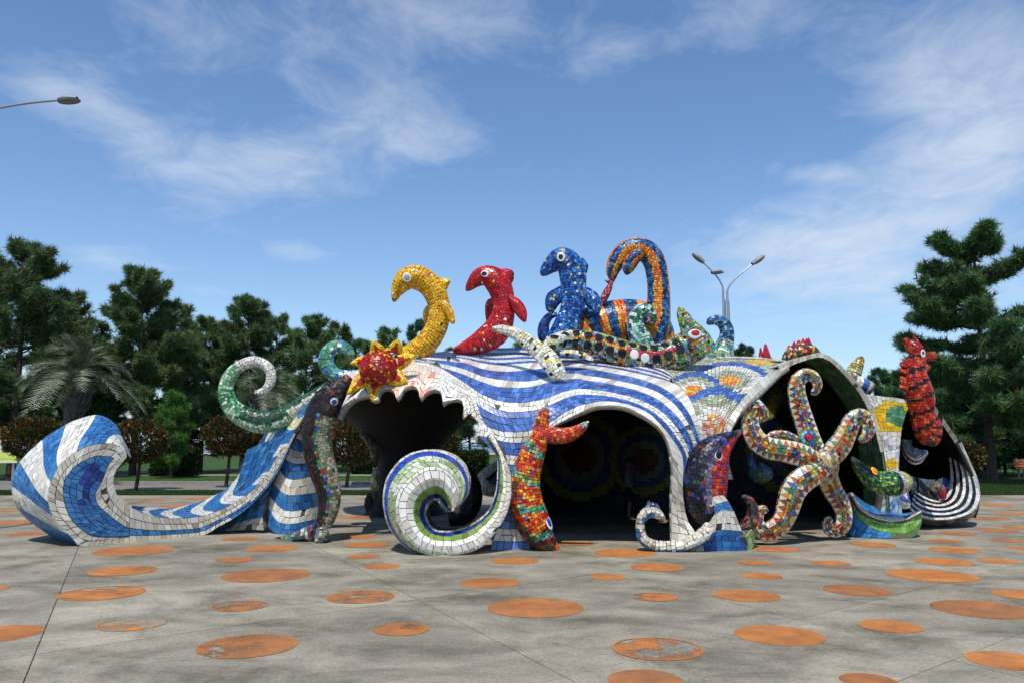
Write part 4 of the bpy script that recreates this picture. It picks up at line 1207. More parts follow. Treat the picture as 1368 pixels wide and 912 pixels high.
# ------------------------------------------------------------------ dolphins on the roof
def dolphin(label, ctrl, flat, col, belly, e, dorsal, flips, D, size=.055, fcol=None, grout=None, eyekw={}):
    t = creature('dolphin_sculpture', label, 'sculpture', P(ctrl[0][0], ctrl[0][1], D), 'mosaic dolphins leaping from the roof')
    m = Mosaic(t, 'body', limit=0, grout=grout)
    S = Tube([(x, y, D, r) for x, y, r in ctrl], flat=flat)
    m.tube(S, size, zones(lambda d: ((d.w > .42) if belly > 0 else (d.w < -.42)).astype(int), col, fcol or col)); m.finish()
    f = Mosaic(t, 'dorsal_fin', limit=0, grout=grout); fin(f, dorsal[0], dorsal[1], D, D, .14, size * .85, col); f.finish()
    for A1, B1, dd in flips:
        f = Mosaic(t, 'flipper', limit=0, grout=grout); fin(f, A1, B1, D + dd * .5, D + dd, .16, size * .85, col); f.finish()
    eye(t, S, e[0], e[1], e[2], D, **eyekw)
    return t

yl = pal('#e8b414', '#f0c424', '#d99c10', '#e2a61c', '#d9841c', '#f2ead0', var=.08, w=[6, 5, 4, 4, 1.2, .6])
dolphin('arched yellow mosaic dolphin with white eye on the roof', [(536, 480, 13), (556, 469, 14.5), (573, 454, 15), (584, 435, 14.5), (587, 414, 14), (583, 396, 15), (573, 380, 16), (558, 371, 16.5), (545, 372, 15.5), (536, 380, 12.5), (530, 391, 7.5), (527, 400, 4), (526, 403.5, 1)], 1.0, yl, 1,
        (543, 371, 6.3), ([(574, 373), (588, 371), (601, 374)], [(588, 398), (596, 388), (602, 376)]),
        [([(586, 398), (599, 405), (606, 417), (608, 431)], [(590, 416), (596, 421), (601, 431), (606, 433)], -.25), ([(570, 408), (565, 418), (567, 432)], [(578, 410), (574, 424), (569, 433)], .3)], 14.55,
        eyekw=dict(pupil=plain('grey_mirror', (.35, .34, .30), .15), pr=.62, lift=.06))
rd = pal('#c9202c', '#b81a28', '#d42c34', '#a01422', '#e06a2c', '#f0c040', '#efe6dc', var=.08, w=[6, 6, 5, 4, .7, .4, .35])
dolphin('red mosaic dolphin with black and white eye, side flippers spread', [(606, 470, 5), (624, 464, 10), (644, 456, 16), (662, 443, 18.5), (671, 425, 16), (673, 406, 14.5), (670, 390, 16), (663, 376, 17), (651, 369, 14.5), (640, 371, 12), (631, 379, 8), (625, 386, 4), (622.5, 388.5, 1)], .95, rd, 1,
        (649, 365.5, 6), ([(664, 362), (674, 358.5), (684, 361)], [(680, 384), (686, 374), (686.5, 364)]),
        [([(678, 392), (694, 400), (703.5, 415), (703, 429)], [(684, 412), (690, 421), (696, 428), (701, 431)], -.3), ([(664, 396), (651, 401), (648, 414), (651, 438)], [(668, 404), (662, 415), (659, 426), (653, 439)], .3)], 15.3,
        eyekw=dict(ry=4.6, pr=.6, shift=(-1.5, 0)))
bl = pal('#2f6fc0', '#2458a8', '#3f86d0', '#1c3f8a', '#4f9fd8', '#16306f', '#e0c23a', '#dfe6ea', var=.1, w=[5, 5, 4, 4, 2, 3, .8, .5])
td = dolphin('blue mosaic dolphin with gold flecks between the red dolphin and the striped serpent', [(750, 462, 24), (756, 440, 19), (763, 420, 16.5), (766, 402, 16), (766, 384, 17), (765, 367, 18), (760, 353, 17.5), (749, 347, 16.5), (738, 353, 12), (730, 360, 8.5), (725, 366, 5), (723, 368, 1)], .95, bl, 1,
        (749, 343, 5.8), ([(770, 342), (779, 345), (784, 352)], [(778, 372), (784, 364), (786, 354)]),
        [([(778, 380), (797, 391), (804, 406), (801, 419)], [(782, 408), (789, 413), (795, 419), (799, 421)], -.3), ([(752, 380), (731, 393), (729, 412), (736, 419)], [(750, 404), (746, 408), (742, 414), (738, 419)], .2)], 15.5,
        eyekw=dict(ry=6.5, pr=.55, shift=(-.5, 0)))
m = Mosaic(td, 'tail_curl', limit=0)
m.tube(Tube([(744, 420, 15.6, 3), (735, 422, 15.6, 5), (728, 431, 15.6, 6.5), (726, 443, 15.6, 8), (731, 456, 15.6, 10), (740, 466, 15.6, 12)]), .05, pal('#1c3f8a', '#16306f', '#2458a8', '#0f2252')); m.finish()

# striped serpent, its raised tail, and the little red fish it holds
t = creature('serpent_sculpture', 'blue and orange striped mosaic serpent with tall hooked tail on the roof', 'sculpture', P(830, 470, 15.8))
sb = pal('#2f62a8', '#22508f', '#3a74b0', '#1a3460', '#4a8ab0', '#16264a', var=.12); so = pal('#e8861c', '#d9741a', '#f0a028', '#e06018', '#f0b840', var=.08)
m = Mosaic(t, 'body', limit=0)
S = Tube([(768, 470, 15.9, 8), (782, 452, 15.9, 30), (800, 440, 15.9, 34), (822, 434, 15.9, 33), (845, 432, 15.9, 32), (866, 438, 15.9, 30), (882, 452, 15.9, 22), (890, 468, 15.9, 8)], flat=.9)
m.tube(S, .06, zones(lambda d: (((d.s * 8.4 + .10 * d.w) % 1.25) < .58).astype(int), sb, so)); m.finish()
m = Mosaic(t, 'tail', limit=0)
S = Tube([(862, 462, 15.7, 24), (874, 436, 15.7, 21), (879, 412, 15.7, 16.5), (880, 390, 15.7, 15), (878, 368, 15.7, 14.5), (874, 350, 15.7, 15), (864, 336, 15.7, 15), (849, 331, 15.7, 13.5), (835, 336, 15.7, 13), (825, 347, 15.7, 12), (819, 360, 15.7, 9.5), (818, 370, 15.7, 6), (819, 377, 15.7, 2)], nu=140)
m.tube(S, .05, zones(lambda d: (np.sin(2 * math.pi * (d.t * 4 + .1)) > .0).astype(int), sb, so)); m.finish()
m = Mosaic(t, 'tail_lobe', limit=0)
m.tube(Tube([(856, 338, 15.55, 8), (847, 345, 15.55, 9), (841, 354, 15.55, 9), (838, 362, 15.55, 6.5), (837, 367, 15.55, 2)]), .05, zones(lambda d: (np.sin(2 * math.pi * (d.t * 3 + .2)) > .3).astype(int), sb, so)); m.finish()
t = creature('fish_sculpture', 'little red striped fish hanging from the hooked tail of the serpent', 'sculpture', P(805, 404, 15.6), 'mosaic fish sculptures')
m = Mosaic(t, 'body', limit=0); D = 15.6
m.tube(Tube([(818, 376, D, 1.5), (815, 382, D, 3.5), (810, 392, D, 5), (806, 401, D, 4.5), (803, 408, D, 2)]), .03, pal('#b82a34', '#d04a50', '#8f1a24', '#e0a0a0')); m.finish()
m = Mosaic(t, 'tail_fin', limit=0)
fin(m, [(815, 382), (811, 378), (807, 374)], [(817, 381), (817, 377), (820, 375)], D, D, .05, .03, pal('#b8242e', '#9a1a24')); m.finish()

t = creature('tentacle_sculpture', 'green and turquoise mosaic tentacle looped in front of the serpent', 'sculpture', P(856, 468, 15.2))
m = Mosaic(t, 'arm', limit=0); D = 15.2
m.tube(Tube([(861, 472, D, 17), (856, 455, D, 15), (850, 440, D, 12), (849, 427, D, 10.5), (855, 416, D, 9), (864, 413, D, 7.5), (871, 419, D, 6), (873, 428, D, 4.5), (870, 433, D, 2)]), .06, pal('#4f9f7a', '#2f7a5a', '#7fc0b0', '#a8cfc0', '#1f4f44', '#5a8ab0', '#dfe6dc')); m.finish()

# spotted eel lying on the roof
t = creature('eel_sculpture', 'long mosaic eel with two rows of black spots and white tail', 'sculpture', P(840, 490, 14.7))
em = pal('#7a9a3a', '#9ab85a', '#3f7a5a', '#5aa0c0', '#d8742a', '#c9c8b4', '#2a2a24', '#e0c040', '#b83030', '#4f86c0', w=[3, 3, 2, 2, 1, 2, 1.5, 1, .8, 1.5])
ew = pal('#e6e3d4', '#d9d5c2', '#c9c4a8', '#14140f', '#e8c93a', '#b9bda0', w=[5, 4, 3, 1.1, .9, 2])
m = Mosaic(t, 'body', limit=0); D = 14.75
S = Tube([(728, 464, 14.3, 7), (742, 457, 14.4, 11), (760, 454, D, 13), (785, 457, D, 15.5), (812, 465, D, 17), (840, 474, D, 18), (870, 478, D, 19), (898, 474, D, 21), (922, 463, D, 22), (938, 457, D, 18), (946, 454, D, 10), (949, 453, D, 3)], flat=.9, nu=160)
def eel(d):
    band = (np.abs(d.f - .62) < .2) & (d.w < .5) 
    up = -d.w * 1.0
    k = np.where(d.s < .16, 0, np.where((up > .08) & (up < .42) & (d.f > 0) & (d.s < .8), 2, 1))
    k = np.where((up < -.25) & (d.s < .75), 3, k)
    return zones(lambda dd: k, ew, em, zones(lambda q: (q.s > .48).astype(int), pal('#d9842c', '#e8b03a', '#c9502a'), pal('#c9404a', '#b82f3c')), pal('#d9d6c4', '#b9bda4', '#8fa070', '#3f5a50', '#5a9ac0', '#2a2a26', '#c9702a'))(d)
m.tube(S, .05, eel)
eb = m.finish()
m = Mosaic(t, 'head', limit=0)
H = Tube([(938, 468, 14.65, 19), (930, 453, 14.6, 18), (922, 439, 14.6, 13.5), (915, 427, 14.6, 9.5), (910, 417, 14.6, 6.5), (908, 412, 14.6, 3.5), (907.5, 410, 14.6, 1)], flat=.85)
m.tube(H, .048, em); m.finish()
eye(t, H, 929, 446, 9, 14.6, M_WHITE, M_RED, ry=6.5, pr=.62, shift=(1, -1.5))
for i in range(13):                                     # upper and lower rows of black spots
    fx = i / 12
    for row in (0, 1):
        x = 741 + fx * 178 if row == 0 else 738 + fx * 186
        s = np.interp(x, [728, 760, 812, 870, 922, 946], [462, 452, 463, 476, 462, 454])
        y = s - (9.5 if row == 0 else 0) + (1.5 if x < 765 else 0) - (3 if x > 905 else 0)
        p, n = S.at_px(x, y + (0 if row == 0 else 3.5)); k = 14.7 / F
        if row == 1 and i in (7, 8): mt = M_WHITE
        else: mt = M_BLACK
        o = dome('spot', t, p + n * .008, n, 5.8 * k, (5.2 if row == 0 else 6.6) * k * (.75 + .25 * min(1, fx * 4)), mt, .07)
m = Mosaic(t, 'tail_fin', limit=0, gap=.005)
TF = Tube([(658, 440, 14.2, 3, 3), (668, 439.5, 14.15, 5.5, 5), (684, 444, 14.0, 7.5, 5), (702, 454, 13.85, 9.5, 5.5), (718, 466, 13.7, 11.5, 6), (730, 477, 13.55, 13, 6), (739, 489, 13.45, 12.5, 6), (746, 500, 13.4, 11, 5), (748, 505, 13.4, 9, 4)])
m.tube(TF, .06, ew); m.finish()
m = Mosaic(t, 'side_fin', limit=0)
fin(m, [(748, 470), (765, 467), (785, 472), (797, 482)], [(748, 474), (765, 476), (782, 480), (796, 483)], 14.2, 14.1, .2, .06, ew); m.finish()

t = creature('wave_sculpture', 'dark blue mosaic wave curl on the roof in front of the lamp post', 'sculpture', P(965, 477, 15.9), 'mosaic wave sculptures')
m = Mosaic(t, 'body', limit=0); D = 16.0
m.tube(Tube([(945, 433, D, 2), (948, 430, D, 5), (955, 427.5, D, 6.5), (964, 430, D, 8), (970, 438, D, 9), (971, 449, D, 9.5), (968, 461, D, 12), (964, 472, D, 17), (962, 482, D, 20)]), .055, zones(lambda d: (d.s > .62).astype(int), pal('#2f5a9a', '#22406f', '#4f86b8', '#3f8a80', '#16283f', '#9fc0d0'), pal('#4f86a0', '#5a9a7a', '#8fb0a0', '#3f6a80', '#7f9a6a', '#c9d0c4'))); m.finish()

# ------------------------------------------------------------------ scroll wave in front
t = creature('wave_sculpture', 'white, green and blue mosaic scroll rolled like a ram horn beside the orange fish', 'sculpture', G(590, 741), 'mosaic wave sculptures')
ST = [((657, 577), (649, 584), None), ((673, 609), (663.5, 606), None), ((682, 635), (664.5, 632), None), ((683, 659), (662, 656), None), ((677.6, 683), (653, 681), None), ((664, 707), (636, 696), None), ((643, 730), (617, 705), None),
      ((609.6, 740.5), (600, 708.5), (608, 742)), ((575, 738), (585, 708), (572, 742)), ((550, 726), (575.5, 702), (543, 731)), ((535, 705), (570.5, 693), (522, 708)), ((528.5, 683), (569.5, 683), (513.5, 685)), ((531, 660), (571.5, 676), (512, 660)),
      ((543, 642), (576, 670), (518, 635)), ((563.6, 626), (582, 667.5), (538, 611)), ((581, 622.5), (586.5, 668), (563, 601)), ((597, 628), (589.5, 671), (590, 602)), ((608, 641), (592, 676.5), (613, 614)), ((614, 657), (595, 681), (625.5, 636)), ((612, 672), (599, 683), (624, 660)), ((605, 682), (602, 683.5), (609, 681))]
n = 240
ks = np.linspace(0, 1, n) * 20
md = catmull_u([s[0] for s in ST], n); i_ = catmull_u([s[1] for s in ST], n); o = catmull_u([s[2] or s[0] for s in ST], n)
def with_depth(c, f): return np.column_stack([c, f])
do = np.interp(ks, [0, 3, 7, 10, 15, 20], [12.6, 12.35, 11.86, 12.15, 12.25, 12.05])
dm_ = np.interp(ks, [0, 3, 7, 10, 15, 20], [12.6, 12.3, 11.82, 11.78, 11.85, 11.95])
di = np.interp(ks, [0, 3, 7, 10, 15, 20], [12.6, 12.45, 12.2, 12.25, 12.3, 12.1])
def grid_from(cs):
    return np.stack([P(c[:, 0], c[:, 1], c[:, 2]) for c in cs], 1)
md2 = with_depth(md, dm_); in2 = with_depth(i_, di)
mid = (md2 * .5 + in2 * .5); mid[:, 2] = np.minimum(md2[:, 2], in2[:, 2]) - .06
C4 = grid_from([md2, md2 * .75 + mid * .25 - [0, 0, .02], mid, mid * .4 + in2 * .6, in2])
def dens(C, nv=33):
    k = C.shape[1]; g = np.empty((C.shape[0], nv, 3))
    for d in range(3):
        for r in range(C.shape[0]): g[r, :, d] = np.interp(np.linspace(0, 1, nv), np.linspace(0, 1, k), C[r, :, d])
    return g
S = GridS(dens(C4), cams=True)
m = Mosaic(t, 'body', limit=260, minpx=7.0, thick=.10, gap=.008)
for lo, hi, rows, c in ((0, .20, 1, WHITE), (.20, .40, 1, WHITE), (.40, .56, 1, WHITE), (.56, .73, 1, GREEN), (.73, .90, 1, NAVY), (.90, 1, 1, WHITE_W)):
    m.strip(S, [(0, lo), (.5, lo), (1, lo)], [(0, hi), (.5, hi), (1, hi)], rows=rows, size=.10 if c is not GREEN else .12, col=c)
o2 = with_depth(o, do)
k0 = int(n * .36)
Cb = grid_from([o2, o2 * .5 + md2 * .5 - [0, 0, .07], md2])[k0:]
Sb = GridS(dens(Cb), cams=True)
for lo, hi, c, rows in ((0, .10, WHITE_W, 1), (.10, .36, pal('#2c4fb8', '#2444a6', '#3559c2'), 2), (.36, .70, GREENL, 2), (.70, 1, GREENL, 1)):
    m.strip(Sb, [(0, lo), (.5, lo), (1, lo)], [(0, hi), (.5, hi), (1, hi)], rows=rows, size=.10, col=c)
m.finish()
m = Mosaic(t, 'side', limit=0, thick=.0)
bk_ = o2.copy(); bk_[:, 2] += .6
def pxback(c, dy):
    q = P(c[:, 0], c[:, 1], c[:, 2]); q[:, 1] += dy; x, y = proj(q); return np.column_stack([x, y, q[:, 1]])
g = grid_from([o2, pxback(o2, .35), pxback(o2, .6)])
Ss = GridS(dens(g, 9)); Ss.ref = lambda p: p - P(595, 665, 12.3)
m.patch(Ss, 4, size=.13, col=WHITE_W)
gb = grid_from([pxback(o2, .6), pxback(in2, .45)])
Ss = GridS(dens(gb, 9)); Ss.ref = lambda p: np.tile(np.array([0, 1.0, 0]), (len(p), 1))
m.patch(Ss, 3, size=.13, col=WHITE_W)
m.finish()

# ------------------------------------------------------------------ orange fish diving at the pillar
t = creature('fish_sculpture', 'orange and red mosaic fish with green bands diving head down beside the doorway', 'sculpture', G(728, 731), 'mosaic fish sculptures')
D = 12.4
of = pal('#d9541c', '#c93a1c', '#e88a24', '#b8241c', '#f0c030', '#8f1820', '#e06a20', '#3a58a8', var=.1, w=[5, 4, 4, 3, 2.2, 2, 3, .5])
tg = pal('#5aa080', '#3f8a5a', '#7fb8a8', '#c9c04a', '#4f9fb0', '#2f6a3a'); dg = pal('#6a1c1c', '#8a2a1c', '#3f4a28', '#a8401c', '#2f5a34', '#4a1a20')
m = Mosaic(t, 'body', limit=0, grout=M_GROUT_D)
S = Tube([(724, 572, D, 9), (720, 585, D, 12), (713, 602, D, 15.5), (706, 622, D, 17.5), (702, 645, D, 19), (703, 668, D, 21), (709, 690, D, 22.5), (718, 709, D, 20), (729, 723, D, 14), (739, 731, D, 9), (748, 734, D, 3)])
def ofc(d):
    ph = (d.s * 4.6 + .16 * d.w) % 1
    k = np.where((ph > .62) & (ph < .9), 1, 0); k = np.where((d.s > .78) & (d.s < .95) & (k == 0), 2, k); k = np.where((d.w > .55) & (d.s > .4), 2, k)
    return zones(lambda dd: k, of, tg, dg)(d)
m.tube(S, .05, ofc); m.finish()
fo = pal('#d9541c', '#e88a24', '#c93a1c', '#f0c030', '#b8241c')
for tip, cc_, ctl in ((0, fo, [(722, 584, D, 9), (723, 570, D, 10), (726, 556, D, 8), (729, 545, D, 5), (730.5, 538, D, 1.5)]),
                      (1, pal('#c9302c', '#b8242c', '#d9543c', '#e8862a', '#3f58a0', w=[4, 4, 3, 2, .5]), [(722, 578, D, 10), (738, 581, D, 11), (755, 581, D - .05, 10), (769, 576, D - .1, 8), (779, 569, D - .12, 5.5), (787, 563, D - .12, 1.5)])):
    m = Mosaic(t, 'tail_fin', limit=0, grout=M_GROUT_D)
    m.tube(Tube(ctl, flat=.7), .045, zones(lambda d: (d.s > .86).astype(int), cc_, pal('#b9c4c0', '#8fa8b0'))); m.finish()
eye(t, S, 732, 697.5, 6, D, M_WHITE, M_BLUE, ry=10, pr=.6)

# ------------------------------------------------------------------ purple fish, and the white wave in front of it
t = creature('fish_sculpture', 'dark purple and red mosaic fish plunging behind the white wave by the doorway', 'sculpture', G(955, 730), 'mosaic fish sculptures')
D = 12.5
m = Mosaic(t, 'body', limit=0, grout=plain('purple_mortar', (.13, .115, .11), .9, .2, 9))
S = Tube([(992, 574, D + .15, 2), (984, 579, D + .1, 5), (972, 587, D, 11), (957, 600, D, 21), (946, 618, D, 28), (941, 640, D, 30), (942, 664, D, 28), (948, 686, D, 22), (956, 704, D, 14), (962, 716, D, 8)], flat=.8)
dkf = pal('#15151c', '#1c2440', '#0f0f12', '#2a3f8a', '#8a2a2c', '#2f5a3a', '#3a2a40', w=[5, 4, 4, 1.5, .7, .7, 2]); pur = pal('#6a5c70', '#7b6a80', '#5a4f60', '#8a7a8c', '#4a4050'); rdf = pal('#b8202c', '#d0382c', '#e06028', '#8f1a24', '#a81c30', '#3f58a8', '#c9203a', w=[5, 4, 2, 3, 4, .7, 3])
m.tube(S, .055, zones(lambda d: np.where(d.s > .78, 0, np.where(d.w > .18 - .25 * (d.s < .2), 0, np.where(d.w > -.16, 1, np.where(d.w > -.9, 2, 1)))), dkf, pur, rdf)); m.finish()
eye(t, S, 960, 609, 5.4, D, M_WHITE, M_BLACK, ry=7, pr=.75, shift=(.3, -2.2))
m = Mosaic(t, 'tail', limit=0, grout=M_GROUT)
m.tube(Tube([(991, 663, 12.6, 2), (996, 664, 12.6, 4), (1003, 671, 12.6, 6), (1006, 683, 12.6, 7.5), (1003, 696, 12.6, 9), (995, 706, 12.6, 10), (985, 713, 12.6, 8)]), .05, pal('#2a2624', '#4a403c', '#8a2a24', '#c9402a', '#7a7068', '#1c1a1a', w=[4, 3, 1.2, .8, 2, 3])); m.finish()

t = creature('wave_sculpture', 'low white and blue mosaic wave with two curls at the foot of the doorway', 'sculpture', G(930, 735), 'mosaic wave sculptures')
D = 12.3
m = Mosaic(t, 'curl', limit=120, minpx=6.5)
zq = lambda p: zc(840, 560, 4.56, p)
S = Tube([(887, 694.5, D, 2), (883, 689, D, 5), (875, 684, D, 7), (865, 684.5, D, 7.5), (857, 692, D, 6), (855, 704, D, 5.5), (857.5, 717, D, 6.5), (867, 726, D, 7), (882, 729.5, D, 7), (900, 730, D - .03, 7.5), (920, 726, D - .05, 8), (936, 717, D - .08, 9), (950, 704, D - .05, 9)], flat=1.3)
m.tube(S, .062, zones(lambda d: np.where((d.s < .26) & (d.s > .10) & (d.w < -.1), 1, np.where((d.s > .3) & (d.w > .55), 1, 0)), WHITE_W, AZURE)); m.finish()
m = Mosaic(t, 'splash', limit=0)
m.tube(Tube([(862, 678, D, 1.5), (866, 675.5, D, 3), (872, 674.5, D, 4), (878, 676, D, 2.5), (881, 678, D, 1)]), .035, pal('#2a4a8a', '#3f6ab0', '#1c2c54', '#8fa8c0'))
m.tube(Tube([(866, 674, D, 2), (866.5, 670.5, D, 1.8), (868, 668.5, D, .8)]), .035, pal('#2a4a8a', '#1c2c54')); m.finish()
m = Mosaic(t, 'crest', limit=120, minpx=6.5, thick=.18)
WS = PxSurf(lambda x, y: D - .08 + .0012 * (np.asarray(y) - 660) + .00008 * (np.asarray(x) - 965) ** 2 + 0 * np.asarray(y))
lf = zq([(452, 522), (490, 508), (515, 520), (525, 560), (508, 605), (440, 665), (350, 725), (250, 770), (190, 792)])
rt = zq([(470, 490), (530, 463), (580, 462), (605, 495), (645, 560), (680, 650), (715, 715), (735, 770), (722, 808)])
cuts = [0, .16, .30, .36, .62, .68, 1.0]
lc, rc = catmull(lf, 200), catmull(rt, 200)
def at(c, s): return c[int(s * 199)]
levels = [(0, 0), (.22, .40), (.36, .55), (.50, .74), (.64, .80), (1, 1)]
lev = [[tuple(at(lc, a)), tuple((at(lc, a) + at(rc, b)) / 2 + np.array([0, -6 * math.sin(math.pi * min(1, a * 1.2))])), tuple(at(rc, b))] for a, b in levels]
m.strip(WS, zq([(452, 522), (480, 480), (530, 463), (580, 462)]), zq([(500, 530), (520, 520), (560, 505), (605, 495)]), rows=1, size=.085, col=WHITE)
m.strip(WS, zq([(515, 520), (560, 505), (605, 495)]), zq([(525, 575), (570, 555), (640, 555)]), rows=3, size=.09, col=pal('#4a8cc8', '#3f7fc0', '#5a9ad0'))
m.strip(WS, zq([(525, 575), (570, 552), (640, 555)]), zq([(440, 700), (560, 672), (690, 680)]), rows=3, size=.085, col=WHITE)
m.strip(WS, zq([(440, 700), (560, 672), (690, 680)]), zq([(330, 806), (520, 808), (725, 808)]), rows=4, size=.12, col=pal('#2a68ae', '#2460a4', '#3072b8', '#1f5696'))
m.strip(WS, zq([(525, 575), (505, 610), (440, 665), (350, 725), (260, 765)]), zq([(528, 580), (515, 640), (455, 700), (390, 760), (330, 806)]), rows=2, size=.085, col=WHITE_W)
m.strip(WS, zq([(690, 680), (712, 730), (725, 808)]), zq([(700, 680), (728, 730), (738, 800)]), rows=1, size=.09, col=WHITE_W)
SD = PxSurf(lambda x, y: 12.3 + (np.asarray(x) - 998) * .03)
m.strip(SD, zq([(770, 640), (768, 690), (766, 755), (755, 780)]), zq([(712, 712), (725, 745), (733, 780), (735, 800)]), size=.1, rows=2, col=pal('#8fb870', '#7aa85c', '#a8c88c'))
m.finish()

# ------------------------------------------------------------------ octopus under the great vault
t = creature('octopus_sculpture', 'sprawling mosaic octopus with curled arms edged in triangular tiles under the vault', 'sculpture', G(1075, 722))
OC = pal('#3a58a8', '#2f7048', '#a8282c', '#c8702e', '#d8bc4a', '#7a5430', '#6a9ec0', '#5f2a36', '#1f2a50', '#b5502e', '#76883c', '#4f8292', '#b89a44', '#d8d3c0', '#8a8468', var=.12)
TW = pal('#dcd4bc', '#cfc6ac', '#e4dcc8'); TC = pal('#c0682e', '#a8322c', '#d0b040', '#9a5630', '#c08a34', '#8a4430', '#5a7a4a', '#4a5a8a')
arms = [
    [(1096, 612, 13.25, 17), (1087, 598, 13.3, 18), (1080, 580, 13.35, 17.5), (1074, 562, 13.4, 17), (1068, 543, 13.4, 16.5), (1064, 524, 13.4, 15), (1066, 508, 13.4, 13), (1077, 500, 13.4, 11), (1088, 504, 13.4, 9.5), (1092, 515, 13.4, 8), (1088, 524, 13.4, 5.5), (1083, 524, 13.4, 2)],
    [(1100, 616, 13.2, 16), (1112, 606, 13.2, 19), (1122, 594, 13.2, 19), (1130, 580, 13.2, 17), (1136, 566, 13.2, 15.5), (1144, 556, 13.2, 13.5), (1154, 556, 13.2, 12), (1160, 566, 13.2, 11), (1159, 578, 13.2, 10), (1152, 586, 13.2, 7), (1147, 584, 13.2, 2)],
    [(1102, 620, 13.2, 15), (1085, 615, 13.1, 19), (1066, 606, 13.05, 20), (1045, 601, 13.0, 19), (1026, 598, 13.0, 19), (1011, 588, 13.0, 18), (1003, 573, 13.0, 16), (1002, 558, 13.0, 14), (1008, 546, 13.0, 12), (1018, 547, 13.0, 9), (1021, 556, 13.0, 7), (1017, 562, 13.0, 2)],
    [(1104, 618, 13.15, 15), (1090, 630, 13.05, 19), (1073, 640, 13.0, 21), (1060, 654, 12.98, 21), (1054, 672, 12.98, 20), (1049, 688, 12.98, 18), (1040, 702, 12.98, 17), (1026, 710, 12.98, 16), (1014, 706, 12.98, 13), (1011, 694, 12.98, 11), (1014, 683, 12.98, 9), (1021, 679, 12.98, 6), (1026, 683, 12.98, 2)],
    [(1103, 622, 13.4, 15), (1106, 640, 13.5, 18), (1113, 656, 13.6, 17), (1122, 670, 13.65, 15.5), (1127, 685, 13.65, 14), (1126, 699, 13.65, 13), (1117, 708, 13.65, 11.5), (1107, 706, 13.65, 9.5), (1105, 696, 13.65, 7.5), (1111, 691, 13.65, 3)],
    [(1074, 600, 13.3, 7), (1062, 588, 13.25, 9), (1046, 581, 13.2, 8.5), (1031, 583, 13.15, 8), (1018, 591, 13.1, 6)]]
for q, c in enumerate(arms):
    m = Mosaic(t, 'arm', limit=0, gap=.0045)
    c = [(x, y, dd, r * .78) for x, y, dd, r in c]
    S = Tube(c, flat=.6, nu=150)
    L = [(0.0, 0), (.5, 0), (1, 0)]
    # front face rows, then the triangular edging on each side, then the back
    def band(v0, v1, rows, size, col=None, tri=None):
        m.strip(S, [(0, v0), (.5, v0), (1, v0)], [(0, v1), (.5, v1), (1, v1)], rows=rows, size=size, col=col, tri=tri, ground=False, stagger=False)
    band(.185, .315, 3, .056, OC)
    band(.05, .185, 1, .105, tri=(0, TW, TC)); band(.315, .45, 1, .105, tri=(1, TW, TC))
    band(.45, .52, 1, .055, OC); band(.52, .92, 5, .07, OC); band(.92, 1.0, 1, .055, OC); band(.0, .05, 1, .055, OC)
    m.core = .80; m.tube_body(S); m.finish()
m = Mosaic(t, 'body', limit=0)
S = Tube([(1094, 600, 13.25, 3), (1099, 606, 13.18, 12), (1103, 615, 13.14, 16), (1106, 626, 13.18, 15), (1108, 638, 13.25, 10), (1109, 645, 13.3, 3)], flat=.6)
m.tube(S, .055, pal('#c4b99c', '#a39878', '#b8a982', '#d6cfba', '#857a5c', '#c9a860', '#b5604a', '#6a8a9a', w=[3, 3, 3, 2, 2, 1.4, .7, .7])); m.finish()
c_ = P(1079, 584, 13.16); 
m = Mosaic(t, 'suction_disc', limit=0, gap=.004)
th = np.linspace(.02, 1.5, 14); ph = np.linspace(0, 2 * math.pi, 49)
g = c_ + np.sin(th)[:, None, None] * (np.cos(ph)[None, :, None] * np.array([1, 0, 0]) + np.sin(ph)[None, :, None] * np.array([0, .2, 1])) * .15 + np.cos(th)[:, None, None] * np.array([0, -1, .1]) * .05
Sg = GridS(g, cams=True)
for r, cfn in enumerate((pal('#c02030'), pal('#3a58b8', '#5fa0cc', '#2f7f4a'), pal('#4f9f7a', '#2f7f4a', '#7f9a3a'))):
    m.strip(Sg, [(r / 3, 0), (r / 3, 1)], [((r + 1) / 3, 0), ((r + 1) / 3, 1)], rows=1, size=.06, col=cfn, stagger=False)
m.finish()

# blue and green curl hanging inside the great vault
t = creature('tentacle_sculpture', 'rounded blue and green mosaic curl hanging in the dark behind the octopus', 'sculpture', P(1003, 604, 14.9))
m = Mosaic(t, 'arm', limit=0); D = 14.9
m.tube(Tube([(1003, 604, D, 3), (1002, 612, D, 4), (1004, 622, D, 6), (1010, 631, D, 12), (1018, 631, D, 13), (1026, 629, D, 10), (1030, 626, D, 3)]), .06, zones(lambda d: (d.s > .45).astype(int), pal('#3f7fc0', '#2f68a8'), pal('#5a8a6a', '#4f7f8a', '#6a8aa8', '#7f9a7a'))); m.finish()

